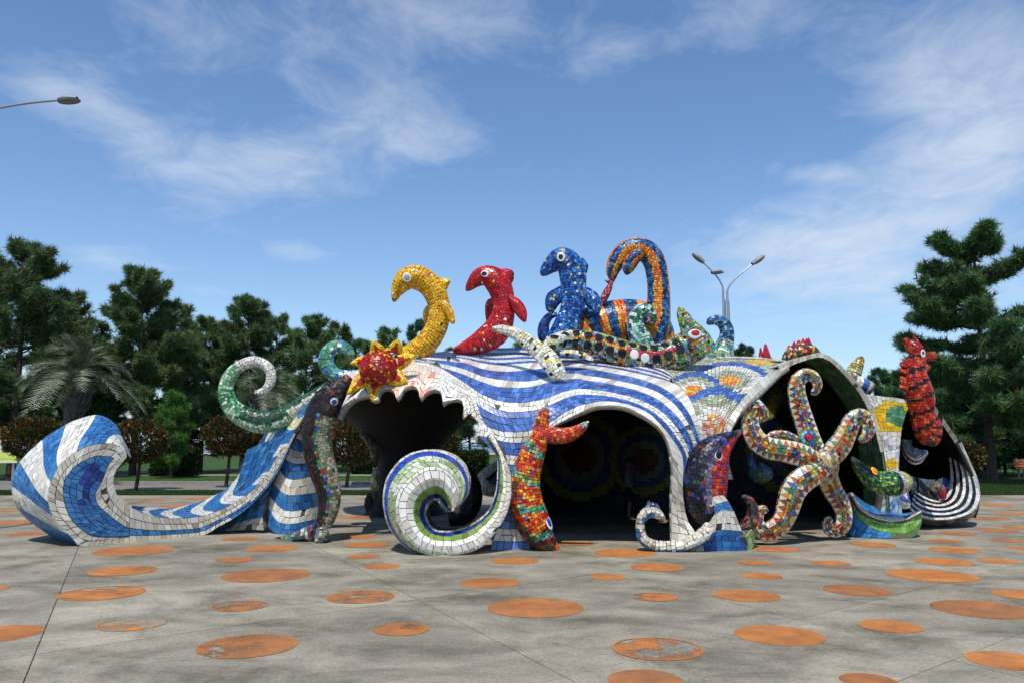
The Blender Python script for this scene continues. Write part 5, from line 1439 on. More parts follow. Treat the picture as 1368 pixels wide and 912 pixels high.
# ------------------------------------------------------------------ yellow and green pier between the vaults, third vault
m = Mosaic(pav, 'tiled_pier', thick=.2, limit=60, minpx=6.5)
PS = PxSurf(lambda x, y: 14.45 + .004 * (np.asarray(x) - 1160) + 0 * np.asarray(y))
LE = [(1150, 525), (1158, 538), (1165, 552), (1172, 576), (1178, 603), (1183, 635), (1181, 660), (1176, 690), (1170, 712)]
RE = [(1222, 535), (1214, 544), (1209, 556), (1205, 570), (1203, 586), (1201, 610), (1200, 640), (1202, 665), (1206, 690)]
def pier(d):
    x, y = d.a, d.b
    e = np.hypot((x - 1199) / 17, (y - 555) / 13.0)
    o_ = WHITE(d); ye = pal('#f0c420', '#e8b414', '#f4d040')(d); gr = pal('#4f9068', '#5f9f76', '#7aae88', '#458060')(d); lv = pal('#b9bcd0', '#a3a8c4', '#d9d9de')(d)
    mk = (e < 2.0) & (y < 576); o_[mk] = ye[mk]; mk = e < 1; o_[mk] = gr[mk]
    mk = (y > 590) & (d.rng.random(d.n) < .35); o_[mk] = lv[mk]
    mk = np.hypot(x - 1191, y - 618) < 8; o_[mk] = ye[mk]
    mk = (y > 640); o_[mk] = pal('#8fa8c0', '#4f80b8', '#c9cfd0', '#7a9ab8')(d)[mk]
    mk = y < 536; o_[mk] = WHITE(d)[mk]
    return o_
m.strip(PS, LE, RE, segs=7, size=.085, col=pier, skew=.3)
m.finish()
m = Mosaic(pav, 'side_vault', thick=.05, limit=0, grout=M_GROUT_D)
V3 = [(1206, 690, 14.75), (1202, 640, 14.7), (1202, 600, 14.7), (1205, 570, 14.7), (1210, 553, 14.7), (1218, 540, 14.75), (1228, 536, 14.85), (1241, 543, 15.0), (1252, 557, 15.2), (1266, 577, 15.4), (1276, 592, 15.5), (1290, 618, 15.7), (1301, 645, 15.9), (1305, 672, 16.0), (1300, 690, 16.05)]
def back3(c, dy, k=1.0):
    out = []
    for x, y, d in c:
        p = P(x, y, d) + np.array([0, dy, 0]); p[0] = 8.2 + (p[0] - 8.2) * k; q = proj(p); out.append((float(q[0]), float(q[1]), float(p[1])))
    return out
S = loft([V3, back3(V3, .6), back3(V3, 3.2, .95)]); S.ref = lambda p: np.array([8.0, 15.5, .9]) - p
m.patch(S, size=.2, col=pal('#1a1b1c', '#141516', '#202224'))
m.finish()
m = Mosaic(pav, 'side_vault_rim', limit=40, minpx=5)
seg = V3[3:11]
S = loft([seg, [(x + 4 if x > 1228 else x - 4, y - 5, d - .03) for x, y, d in seg]], cams=True)
m.patch(S, 1, size=.10, col=zones(lambda d: ((d.s > .62) & (d.s < .70)).astype(int), WHITE_W, pal('#1a1a1a'))); m.finish()
m = Mosaic(pav, 'roof_side', thick=.02, limit=0)
cv = [(1097, 474.5, 13.8), (1131, 500, 14.05), (1151, 524, 14.2), (1188, 531, 14.7), (1222, 535, 14.9), (1241, 543, 15.05), (1266, 577, 15.45), (1300, 640, 16.0)]
cv = [(x, y - 5, dd) for x, y, dd in cv]
S = loft([back3(cv, .55), back3(cv, 1.8, 1.0), back3(cv, 4.2, .9)]); S.ref = np.array([6.5, 16, 0.])
m.patch(S, size=.18, col=zones(lambda d: (((d.t * 6) % 2) < 1).astype(int), BLUE, WHITE)); m.finish()
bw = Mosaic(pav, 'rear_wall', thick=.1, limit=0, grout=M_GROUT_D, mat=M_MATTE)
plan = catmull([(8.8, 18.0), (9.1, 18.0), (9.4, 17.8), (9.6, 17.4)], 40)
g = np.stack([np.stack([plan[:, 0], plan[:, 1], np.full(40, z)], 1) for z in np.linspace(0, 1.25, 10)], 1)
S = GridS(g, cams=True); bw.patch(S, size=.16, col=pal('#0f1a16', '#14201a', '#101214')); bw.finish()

# ------------------------------------------------------------------ striped shell
t = creature('shell_sculpture', 'black and white striped mosaic shell opening at the end of the pavilion', 'sculpture', G(1262, 701))
m = Mosaic(t, 'bowl', limit=90, minpx=5.5, thick=.06)
inn = [(1266, 600, 16.1), (1269, 620, 16.15), (1270, 640, 16.1), (1268, 654, 16.0), (1262, 664, 15.9), (1252, 668, 15.8), (1240, 665, 15.75), (1228, 659, 15.75), (1222, 655, 15.8)]
mi1 = [(1275, 594, 15.9), (1283, 618, 15.9), (1288, 640, 15.85), (1287, 660, 15.75), (1278, 674, 15.6), (1260, 680, 15.5), (1240, 678, 15.45), (1226, 672, 15.45), (1219, 665, 15.5)]
out_ = [(1282, 592, 15.8), (1294, 619, 15.85), (1304, 643, 15.85), (1308, 663, 15.8), (1300, 682, 15.6), (1276, 692, 15.4), (1248, 694, 15.3), (1228, 689, 15.3), (1216, 680, 15.35)]
S = loft([inn, mi1, out_], cams=True)
BK = pal('#1b1c1e', '#141517', '#26282a', '#2f3234'); WB = pal('#d6d6d2', '#c9cac6', '#e2e2de')
for k in range(9):
    m.strip(S, [(0, k / 9), (.5, k / 9), (1, k / 9)], [(0, (k + 1) / 9), (.5, (k + 1) / 9), (1, (k + 1) / 9)], rows=1, size=.10, col=WB if k % 2 == 0 else BK)
m.finish()
m = Mosaic(t, 'outer_side', limit=20, minpx=5.5)
lowr = [(1284, 590, 16.3), (1297, 618, 16.4), (1307, 643, 16.4), (1309, 668, 16.2), (1299, 690, 15.9), (1280, 699, 15.75), (1254, 702, 15.7), (1234, 700, 15.7), (1222, 692, 15.7)]
S = loft([out_, lowr], ref=P(1262, 655, 15.9)); m.patch(S, 2, size=.11, col=zones(lambda d: (d.s > .5).astype(int), WHITE_W, pal('#8a8578', '#6a6458', '#4a443c')))
lowr2 = [(x * .5 + 1262 * .5, y * .3 + 690 * .7, 16.6) for x, y, d in lowr]
S = loft([lowr, lowr2], ref=P(1262, 655, 15.9)); m.patch(S, 3, size=.14, col=pal('#3a3630', '#2f2c28')); m.finish()
t = creature('wave_sculpture', 'small white, blue and green mosaic crest inside the striped shell', 'sculpture', P(1240, 672, 16.2), 'mosaic wave sculptures')
m = Mosaic(t, 'crest', limit=0, thick=.12); D = 16.25
S = loft([[(1214, 634, D), (1228, 638, D), (1250, 640, D), (1264, 636, D), (1270, 645, D)], [(1220, 668, D - .2), (1232, 670, D - .2), (1250, 672, D - .2), (1262, 668, D - .2), (1268, 660, D - .2)]], cams=True)
m.patch(S, 5, size=.08, col=zones(lambda d: np.where((d.s > .14) & (d.s < .24), 1, np.where(((d.s > .5) & (d.s < .6)) | ((d.s > .74) & (d.s < .88)), 2, 0)), WHITE, pal('#2f7a4a'), pal('#3f5fb8'))); m.finish()
m = Mosaic(t, 'dark_fold', limit=0, thick=.1)
S = loft([[(1226, 636, D - .3), (1240, 650, D - .35), (1256, 668, D - .4)], [(1228, 660, D - .35), (1236, 664, D - .38), (1254, 670, D - .4)]], cams=True)
m.patch(S, 4, size=.08, col=pal('#2a2a2a', '#5a5a56', '#1c1c1c', '#8a8a84')); m.finish()
t = creature('fish_sculpture', 'tiny grey and red mosaic fish head resting inside the striped shell', 'sculpture', P(1258, 668, 15.9), 'mosaic fish sculptures')
m = Mosaic(t, 'body', limit=0); D = 15.75
m.tube(Tube([(1246, 656, D, 4), (1250, 649, D, 7), (1256, 652, D, 6), (1259, 660, D, 5), (1260, 666, D, 3)]), .05, zones(lambda d: (d.s > .6).astype(int), pal('#7a7468', '#5a544a', '#8f897c'), pal('#a81c24', '#c9302c'))); m.finish()
# crescent hanging in the third vault, and the blue-edged sail
t = creature('crescent_sculpture', 'grey blue striped mosaic crescent hanging in the side vault', 'sculpture', P(1204, 590, 15.3))
m = Mosaic(t, 'body', limit=0); D = 15.2
S = loft([[(1203, 588, D), (1206, 606, D), (1216, 618, D), (1229, 619, D), (1240, 604, D)], [(1206, 586, D - .15), (1211, 600, D - .2), (1220, 608, D - .2), (1229, 609, D - .15), (1239, 602, D)], [(1213, 587, D), (1217, 594, D), (1224, 598, D), (1232, 600, D), (1239, 601, D)]], cams=True)
m.thick = .2
m.patch(S, 8, size=.08, col=zones(lambda d: np.where(d.t < .14, 0, np.where(d.t < .3, 1, np.where(d.t < .42, 0, 2))), WHITE, pal('#3a4a80', '#2a3666'), pal('#7f8790', '#5a626c', '#9aa0a6'))); m.finish()
t = creature('sail_sculpture', 'white mosaic triangle edged in blue beside the tiled pier', 'sculpture', P(1206, 672, 14.6))
m = Mosaic(t, 'body', limit=0); D = 14.75
m.thick = .1
S = loft([[(1209, 638, D), (1203, 648, D - .05), (1196, 662, D - .1)], [(1210, 638, D), (1213, 655, D - .05), (1217, 672, D - .1)]], cams=True)
m.patch(S, 5, size=.07, col=zones(lambda d: ((d.t < .2) | (d.t > .85) | (d.s > .86)).astype(int), WHITE, pal('#3f58b0', '#5068b8')))
S = loft([[(1196, 662, D - .1), (1206, 668, D - .1), (1217, 672, D - .1)], [(1198, 676, D - .1), (1206, 680, D - .1), (1216, 678, D - .1)]], cams=True)
m.patch(S, 2, size=.08, col=pal('#a8a498', '#8f8b80')); m.finish()

# green boat-like wave, eel head above it
t = creature('wave_sculpture', 'low green and blue mosaic wave shaped like a boat beside the octopus', 'sculpture', G(1180, 717), 'mosaic wave sculptures')
z6c = lambda p: zc(1100, 580, 5.7, p)
BD = lambda x: np.interp(x, [1125, 1140, 1165, 1190, 1215, 1232], [14.25, 14.1, 13.95, 13.9, 13.95, 14.1])
BS = PxSurf(lambda x, y: BD(x) + (716 - np.asarray(y)) * .002)
m = Mosaic(t, 'hull', limit=60, minpx=6.5, thick=.1)
tp = z6c([(215, 440), (232, 475), (280, 560), (370, 622), (500, 655), (620, 645), (700, 605), (745, 580)])
md_ = z6c([(200, 440), (215, 510), (250, 610), (330, 690), (430, 735), (540, 750), (650, 745), (748, 660)])
bt = z6c([(163, 462), (170, 560), (185, 680), (215, 776), (400, 786), (520, 788), (690, 778), (748, 672)])
m.strip(BS, tp, md_, size=.10, segs=5, col=pal('#86b84e', '#78ac42', '#95c25e', '#6a9c3a'))
m.strip(BS, md_, bt, size=.12, segs=5, col=zones(lambda d: (d.s > .66).astype(int), pal('#2f78bc', '#266cae', '#3a86c8'), pal('#5a7a4a', '#6a6a50', '#4a5a40')))
m.finish()
m = Mosaic(t, 'inside', limit=0, thick=.05)
tp3 = [(x, y, float(BD(x)) + .02) for x, y in tp]
far_ = [(1138, 657, 14.6), (1146, 664, 14.7), (1158, 672, 14.8), (1172, 678, 14.8), (1188, 679, 14.8), (1206, 684, 14.8), (1218, 684, 14.6), (1230, 682, 14.2)]
S = loft([tp3, far_], cams=True)
m.patch(S, 4, size=.09, col=zones(lambda d: np.where(d.t < .2, 0, 1), WHITE_W, pal('#3f86c8', '#4a92d2', '#3478b8'))); m.finish()
m = Mosaic(t, 'back', limit=0)
bk3 = [(x, y, d + .02) for x, y, d in far_]; lowb = [(1140, 712, 14.7), (1150, 711, 14.8), (1160, 711, 14.85), (1172, 711, 14.85), (1188, 711, 14.85), (1206, 711, 14.85), (1218, 711, 14.7), (1228, 705, 14.3)]
S = loft([bk3, lowb], ref=P(1180, 690, 14.2)); m.patch(S, 3, size=.12, col=pal('#2f78bc', '#266cae')); m.finish()

t = creature('eel_sculpture', 'green mosaic eel head with orange eye leaning out of the vault', 'sculpture', P(1200, 655, 13.9))
m = Mosaic(t, 'head', limit=0, grout=M_GROUT_D); D = 13.75
S = Tube([(1138, 609.5, D, 1), (1141, 614, D, 4), (1148, 624, D, 7.5), (1158, 634, D, 11), (1170, 641.5, D, 13.5), (1184, 645, D, 15.5), (1196, 645, D + .05, 16), (1204, 643, D + .15, 14), (1208, 641, D + .3, 8)])
m.tube(S, .045, zones(lambda d: np.where(d.s > .90, 1, np.where(d.s > .84, 2, np.where(d.s > .78, 3, np.where((d.w < -.15) & (d.s < .5), 3, 0)))), pal('#3f7a4a', '#5a9a3a', '#2f5f4a', '#8ab84a', '#2f6a7a', '#c0c84a', '#1f4030'), pal('#c9b83a', '#a8a83a'), pal('#c9ccc4', '#a8aca4'), pal('#1c2420', '#2a3a2c', '#7a2a24', '#141816'))); m.finish()
eye(t, S, 1168, 629, 6, D, M_YELLOW, M_ORANGE, pr=.55)

# ------------------------------------------------------------------ seahorse
t = creature('seahorse_sculpture', 'red mosaic seahorse with black diagonal bands and spiny back on the side vault', 'sculpture', P(1238, 590, 14.7))
D = 14.6
rs_ = pal('#b8281c', '#a81e18', '#cc3e1c', '#d2602a', '#961818', var=.1); bs_ = pal('#1c1614', '#2a201c', '#141214')
m = Mosaic(t, 'body', limit=0, grout=M_GROUT)
S = Tube([(1216, 455, D, 4), (1221, 463, D, 9), (1226, 473, D, 10.5), (1224, 486, D, 11.5), (1223, 500, D, 14), (1226, 516, D, 16.5), (1230, 533, D, 17), (1231, 548, D, 15), (1232, 562, D, 13.5), (1235, 576, D, 12.5), (1240, 587, D, 10), (1244, 592, D, 4)])
m.tube(S, .05, zones(lambda d: (((d.s * 7.5 - .28 * d.w) % 1) < .24).astype(int), rs_, bs_)); m.finish()
m = Mosaic(t, 'tail_curl', limit=0); 
m.tube(Tube([(1240, 591, D - .1, 6), (1247, 586, D - .1, 8), (1250, 576, D - .1, 8), (1249, 565, D - .1, 7.5), (1244, 557, D - .1, 6), (1239, 556, D - .1, 2)]), .05, zones(lambda d: (((d.s * 4) % 1) < .25).astype(int), rs_, bs_)); m.finish()
m = Mosaic(t, 'snout', limit=0)
m.tube(Tube([(1229, 474, D, 8), (1237, 476, D, 6), (1243, 476, D, 6), (1247.5, 475, D, 6.5), (1249, 475, D, 5)]), .04, rs_); m.finish()
for A1, B1 in (([(1216, 476), (1209, 464), (1206, 453)], [(1230, 464), (1222, 457), (1211, 451)]), ([(1218, 476), (1209, 481), (1202, 484)], [(1218, 496), (1209, 493), (1202, 488)]), ([(1216, 487), (1209, 491), (1202, 493)], [(1216, 507), (1209, 502), (1202, 497)]), ([(1216, 498), (1209, 501), (1202, 502)], [(1216, 532), (1207, 520), (1202.5, 507)]), ([(1216, 508), (1207, 512), (1201, 514)], [(1216, 526), (1208, 522), (1201, 517)]), ([(1232, 484), (1240, 487), (1243, 490)], [(1233, 498), (1239, 496), (1243, 492)]), ([(1224, 460), (1219, 450), (1218, 446)], [(1231, 465), (1226, 454), (1220, 446)])):
    m = Mosaic(t, 'back_fin', limit=0); fin(m, A1, B1, D, D, .16, .045, rs_); m.finish()
eye(t, S, 1233, 472, 3.4, D, M_WHITE, M_BLACK, ry=5.4, pr=.45, shift=(0, -1))

# ------------------------------------------------------------------ small pieces along the ridge of the vaults
def spike(parent, xs, base_y, tip, D, mat_col):
    m = Mosaic(parent, 'spike', limit=0, grout=M_RED); w_ = (xs[1] - xs[0]) / 2; xm = (xs[0] + xs[1]) / 2; m.tube(Tube([(xm, base_y, D, w_), (xm * .6 + tip[0] * .4, base_y * .6 + tip[1] * .4, D, w_ * .75), (xm * .2 + tip[0] * .8, base_y * .2 + tip[1] * .8, D, w_ * .42), (tip[0], tip[1], D, .8)], flat=.7), .05, mat_col); m.finish()
t = creature('crest_sculpture', 'pair of red mosaic spikes on the roof beside the fish scale tiling', 'sculpture', P(1022, 479, 15.6))
sr = pal('#b8243c', '#c9304a', '#a01c30')
spike(t, (1013, 1021), 482, (1016, 464), 15.6, sr); spike(t, (1018, 1031), 482, (1022.5, 459), 15.5, sr)
m = Mosaic(t, 'base', limit=0); m.tube(Tube([(1008, 482, 15.6, 2), (1016, 481, 15.6, 5), (1028, 481, 15.6, 5), (1034, 483, 15.6, 2)]), .05, pal('#a8b06a', '#c9c8b0')); m.finish()
t = creature('crest_sculpture', 'red crested multicoloured mosaic hump on top of the great vault', 'sculpture', P(1074, 480, 14.3))
m = Mosaic(t, 'hump', limit=0); D = 14.3
m.tube(Tube([(1046, 484, D, 3), (1054, 477, D, 9), (1064, 472, D, 12), (1076, 469, D, 11), (1086, 470, D, 8), (1095, 474, D, 3)]), .05, pal('#b8303a', '#3a4a3a', '#5a6a4a', '#e8862a', '#e0c03a', '#2a2430', '#c9c0a8', '#7a2430')); m.finish()
for x0, x1, tp_ in ((1050, 1060, (1054, 461)), (1056, 1066, (1061, 456)), (1062, 1072, (1067, 454)), (1068, 1078, (1073, 452)), (1073, 1086, (1079, 450.5))):
    spike(t, (x0, x1), 470 if x0 < 1060 else 464, tp_, D, sr)
t = creature('fish_sculpture', 'small yellow and white mosaic fish head poking above the great vault', 'sculpture', P(1140, 506, 15.4), 'mosaic fish sculptures')
m = Mosaic(t, 'head', limit=0); D = 15.3
m.tube(Tube([(1137, 512, D, 7), (1139, 502, D, 9.5), (1143, 492, D, 9), (1148, 483, D, 6.5), (1151, 478, D, 4), (1152, 476, D, 1.5)]), .055, pal('#c9a84a', '#d9d6c4', '#8a7a3a', '#a8862a', '#5a4a24', '#e6e3d6', '#b8c08a')); m.finish()
t = creature('roll_sculpture', 'short blue and white mosaic roll behind the rim of the great vault', 'sculpture', P(1155, 524, 15.0))
m = Mosaic(t, 'roll', limit=0); D = 14.95
S = Tube([(1140, 509, D, 10), (1148, 513, D, 10), (1157, 517, D, 10), (1165, 520.5, D - .02, 10), (1166, 521, D - .03, 9.5), (1166.5, 521, D - .04, .5)], nu=70)
m.tube(S, .07, zones(lambda d: np.where(d.s < .3, 0, np.where(d.s < .72, 1, np.where(d.s < .88, 2, 2))), WHITE, BLUE, pal('#b9b8b0', '#a3a29a'))); m.finish()

# ------------------------------------------------------------------ vegetation
def leaf_mat(name, rough=.6, trans=.25):
    m, nt, b = new_mat(name)
    a = node(nt, 'ShaderNodeAttribute', attribute_name='Col')
    nt.links.new(a.outputs['Color'], b.inputs['Base Color'])
    b.inputs['Roughness'].default_value = rough; b.inputs['Specular IOR Level'].default_value = .25
    if trans:
        tr = node(nt, 'ShaderNodeBsdfTranslucent'); nt.links.new(a.outputs['Color'], tr.inputs[0])
        mx = node(nt, 'ShaderNodeMixShader'); mx.inputs[0].default_value = trans
        out = nt.nodes['Material Output']
        nt.links.new(b.outputs[0], mx.inputs[1]); nt.links.new(tr.outputs[0], mx.inputs[2]); nt.links.new(mx.outputs[0], out.inputs[0])
    return m


M_NEEDLE = leaf_mat('pine_needles', .6, .2)
M_LEAF = leaf_mat('broad_leaves', .45, .25)
M_BARK = plain('pine_bark', (.070, .048, .034), .95, .4, 7, bump=.6)
M_PALMBARK = plain('palm_bark', (.085, .072, .055), .95, .4, 6, bump=.6)
VR = np.random.default_rng(21)


def unit(v): return v / (np.linalg.norm(v, axis=-1, keepdims=True) + 1e-9)


def blades(c, d, n, length, width, spread, col, r=VR):
    """n thin leaf blades fanning out of each point c along d; returns vertices, triangles and colours"""
    N = len(c); c = np.repeat(c, n, 0); d = np.repeat(d, n, 0)
    dirs = unit(d + r.normal(0, spread, (N * n, 3)))
    side = unit(np.cross(dirs, r.normal(0, 1, (N * n, 3))))
    L = length * r.uniform(.65, 1.25, (N * n, 1)); W = width * r.uniform(.7, 1.3, (N * n, 1))
    o = c + dirs * L * .05
    V = np.stack([o - side * W, o + side * W, o + dirs * L], 1).reshape(-1, 3)
    T = np.arange(len(V)).reshape(-1, 3)
    K = np.repeat(np.repeat(col, n, 0) * r.uniform(.8, 1.25, (N * n, 1)), 3, 0)
    return V, T, K


def limb_mesh(segs, k=7):
    """tapered branches: list of (points, radii)"""
    V, Q = [], []; base = 0
    for pts, rad in segs:
        pts = np.asarray(pts, float); T = unit(np.gradient(pts, axis=0))
        a = unit(np.cross(T, np.array([.31, .52, .79]))); b = np.cross(T, a)
        an = np.arange(k) * 2 * math.pi / k
        ring = pts[:, None] + (a[:, None] * np.cos(an)[None, :, None] + b[:, None] * np.sin(an)[None, :, None]) * np.asarray(rad)[:, None, None]
        V.append(ring.reshape(-1, 3)); n = len(pts)
        i = np.arange(n * k).reshape(n, k) + base
        Q.append(np.stack([i[:-1], np.roll(i, -1, 1)[:-1], np.roll(i, -1, 1)[1:], i[1:]], -1).reshape(-1, 4)); base += n * k
    return np.concatenate(V), np.concatenate(Q)


def pine(name, label, base, H, R, group, dens=1.0, crown0=.25, dark=(.030, .062, .022), light=(.085, .130, .044), layered=False, shape=None, lean=0.0, tuft=(.34, .016), brown=.06, trunk_r=None):
    """a pine: bent trunk, limbs in whorls, tufts of needles at the ends of every twig"""
    r = VR; x, y = base; H = H - .4
    t = thing(name, label, 'tree', (x, y, 0), group)
    tr = trunk_r or H * .020
    zz = np.linspace(-.1, H * .97, 14)
    cx = x + np.cumsum(r.normal(0, .012 * H / 14, 14)) + lean * zz; cy = y + np.cumsum(r.normal(0, .012 * H / 14, 14))
    trunk = np.stack([cx, cy, zz], 1); rad = tr * (1 - .86 * (zz + .1) / H) 
    segs = [(trunk, rad)]
    shape = shape or (lambda h: (1 - h) ** .42 * (.62 + .38 * min(1, h * 3.0)) + .05)
    C, Dd = [], []
    nl = int((64 if not layered else 50) * dens * (H / 9) ** .3)
    for i in range(nl):
        h = crown0 + (1 - crown0) * (i + r.uniform(0, .9)) / nl
        if layered: h = crown0 + (1 - crown0) * (round((h - crown0) / (1 - crown0) * 9) / 9 + r.uniform(-.022, .022))
        h = min(max(h, crown0), .985)
        hc = (h - crown0) / (1 - crown0)
        L = R * shape(hc) * r.uniform(.62, 1.12)
        az = r.uniform(0, 2 * math.pi)
        p0 = np.array([np.interp(h * H, zz, cx), np.interp(h * H, zz, cy), h * H])
        up = r.uniform(.0, .22) + .75 * hc ** 2 if not layered else r.uniform(-.06, .14) + .5 * hc ** 2.5
        d = np.array([math.cos(az), math.sin(az), up]); d /= np.linalg.norm(d)
        n = 6; s = np.linspace(0, 1, n)
        pts = p0 + d * (L * s)[:, None]; pts[:, 2] += -.10 * L * s * (1 - s) * 2 + .10 * L * s ** 2
        pts[1:] += r.normal(0, .035 * L, (n - 1, 3))
        segs.append((pts, np.maximum(tr * .32 * (1 - hc * .6) * (1 - .85 * s), .012)))
        m = max(5, int(13 * dens * max(L, .7)))
        for q in range(m):
            s0 = r.uniform(.25, 1) ** .75
            b = np.array([np.interp(s0, s, pts[:, k]) for k in range(3)])
            sd = unit(np.array([d[0] + r.normal(0, .8), d[1] + r.normal(0, .8), r.uniform(-.05, .55)]))
            l2 = L * .26 * r.uniform(.4, 1.1) * (1.15 - s0 * .5)
            if layered: sd[2] *= .45
            k = 4 if not layered else 5
            for w in np.linspace(.35, 1, k):
                C.append(b + sd * l2 * w + r.normal(0, .07, 3)); Dd.append(unit(sd + np.array([0, 0, .35])))
    C = np.array(C); Dd = np.array(Dd)
    V, Q = limb_mesh(segs)
    put('trunk', mesh_np('trunk', V, Q, smooth=True), t, M_BARK)
    dk, lt = np.array(dark), np.array(light)
    col = (dk + (lt - dk) * r.beta(2, 2.2, (len(C), 1))) * 2.05 * r.uniform(.85, 1.2); br = r.random(len(C)) < brown
    col[br] = np.array([.085, .052, .022]) * r.uniform(.7, 1.2, (br.sum(), 1))
    V, T, K = blades(C, Dd, 13, tuft[0] * .92, tuft[1], .8, col)
    put('crown', mesh_np('crown', V, None, T, col=K), t, M_NEEDLE, 'stuff')
    return t


def gx(px, Y): return (float((px - 684) / F * Y * 1.0), Y)
def hz(py, Y): return float(P(684, py, Y)[2])


GP = 'pines beyond the path'
pine('pine_tree', 'tall full pine rising behind the grey palm beside the billboard', gx(22, 37), hz(326, 37), 3.3, GP, 1.25, .16, tuft=(.36, .018))
pine('pine_tree', 'dark leaning pine at the edge of the group behind the billboard', gx(-28, 40), hz(360, 40), 3.0, GP, 1.1, .2)
pine('pine_tree', 'tall rounded pine behind the big curled wave, right of the grey palm', gx(183, 42), hz(360, 42), 3.1, GP, 1.25, .22, tuft=(.36, .018))
pine('pine_tree', 'shorter dark pine leaning out beside the rounded pine', gx(228, 44), hz(402, 44), 2.5, GP, 1.0, .25)
pine('pine_tree', 'low dark pine filling the gap behind the grey palm', gx(118, 45), hz(430, 45), 2.8, GP, .9, .12)
pine('pine_tree', 'spreading pine behind the green spiral tentacle', gx(328, 47), hz(398, 47), 3.0, GP, 1.1, .22, tuft=(.36, .018))
pine('pine_tree', 'dense dark green pine behind the small green and blue curl', gx(408, 46), hz(424, 46), 2.9, GP, 1.1, .15, dark=(.020, .050, .018))
pine('pine_tree', 'narrow pine crown showing between the small curl and the sun face', gx(449, 50), hz(428, 50), 1.9, GP, .9, .2)
pine('pine_tree', 'light green pine top behind the sun face petals', gx(520, 58), hz(438, 58), 2.8, GP, .9, .2, light=(.10, .145, .05))
pine('pine_tree', 'slim dark conifer tip just behind the yellow dolphin', gx(556, 52), hz(424, 52), 1.5, GP, .9, .2, dark=(.02, .05, .022), light=(.05, .09, .04))
pine('pine_tree', 'low pine top between the yellow and red dolphins', gx(608, 62), hz(462, 62), 2.2, GP, .7, .2)
pine('pine_tree', 'far pine tip under the chin of the red dolphin', gx(694, 62), hz(455, 62), 1.8, GP, .6, .2)
pine('pine_tree', 'dark pine seen through the scalloped mouth on the right', gx(628, 44), hz(508, 44), 2.4, GP, .8, .3)
pine('pine_tree', 'dark pine seen through the scalloped mouth beyond the hollow column', gx(585, 50), hz(505, 50), 2.3, GP, .7, .3)
pine('pine_tree', 'bushy pine filling the gap between the billboard pine and the rounded pine', gx(84, 41), hz(392, 41), 2.7, GP, 1.2, .10)
pine('pine_tree', 'bushy pine between the rounded pine and the spiral tentacle', gx(272, 48), hz(425, 48), 2.6, GP, 1.1, .10)
pine('pine_tree', 'bushy pine right behind the top of the spiral tentacle', gx(366, 50), hz(420, 50), 2.6, GP, 1.1, .10)
pine('pine_tree', 'low bushy pine behind the head of the black fish', gx(478, 54), hz(452, 54), 2.6, GP, 1.0, .10)
pine('young_pine_tree', 'bright green young pine between the topiary balls', gx(234, 39), hz(519, 39), 1.15, None, 1.0, .12, dark=(.03, .075, .012), light=(.07, .15, .03), tuft=(.28, .014), brown=0)
pine('pine_tree', 'big layered pine with bare trunk behind the striped shell and seahorse', gx(1318, 34), hz(304, 34), 3.9, 'trees on the lawn by the shell', 1.5, .16, layered=True, dark=(.020, .050, .018), light=(.060, .108, .034), shape=lambda h: (1 - h) ** .42 * (.8 + .2 * min(1, h * 4)) + .04, tuft=(.34, .018), brown=.02)
for px, Y, py, R, lb in ((1250, 46, 500, 2.2, 'dark round tree right behind the red seahorse'), (1278, 40, 520, 2.3, 'dark low tree in front of the layered pine trunk'), (1335, 44, 505, 3.0, 'broad dark tree beyond the layered pine'), (1385, 40, 480, 3.0, 'dark tree above the red brown bench')):
    pine('lawn_tree', lb, gx(px, Y), hz(py, Y), R, 'trees on the lawn by the shell', 1.2, .06, dark=(.016, .042, .014), light=(.044, .088, .026), shape=lambda h: (1 - h) ** .4 * (.75 + .25 * min(1, h * 3)) + .05, tuft=(.36, .026), brown=0)
for px, Y, py, R, lb in ((1172, 84, 492, 2.6, 'far grey green tree left of the small double lamp'), (1205, 88, 498, 2.8, 'far grey green tree right of the small double lamp'), (1222, 82, 508, 2.4, 'far low tree behind the seahorse fins'), (979, 90, 462, 1.2, 'far pointed treetop next to the dark blue curl'), (991, 90, 458, 1.3, 'tallest far pointed treetop between the curl and the red spikes'), (1003, 92, 461, 1.2, 'far pointed treetop next to the pair of red spikes')):
    pine('distant_tree', lb, gx(px, Y), hz(py, Y), R, 'far trees on the horizon', .8, .15, tuft=(.5, .035), brown=0, light=(.04, .07, .035))


def leaf_ball(pts, nrm, size, palette, w, r=VR):
    """small folded leaves scattered over points"""
    N = len(pts); c = np.array([lin(k) if isinstance(k, str) else k for k in palette]); k = r.choice(len(c), N, p=np.array(w) / sum(w))
    d = unit(nrm + r.normal(0, .65, (N, 3))); s = unit(np.cross(d, r.normal(0, 1, (N, 3)))); L = size * r.uniform(.7, 1.4, (N, 1))
    V = np.stack([pts - d * L * .1, pts + s * L * .34 + d * L * .35, pts + d * L, pts - s * L * .34 + d * L * .35], 1).reshape(-1, 3)
    Q = np.arange(len(V)).reshape(-1, 4)
    return V, Q, np.repeat(c[k] * r.uniform(.75, 1.25, (N, 1)), 4, 0)


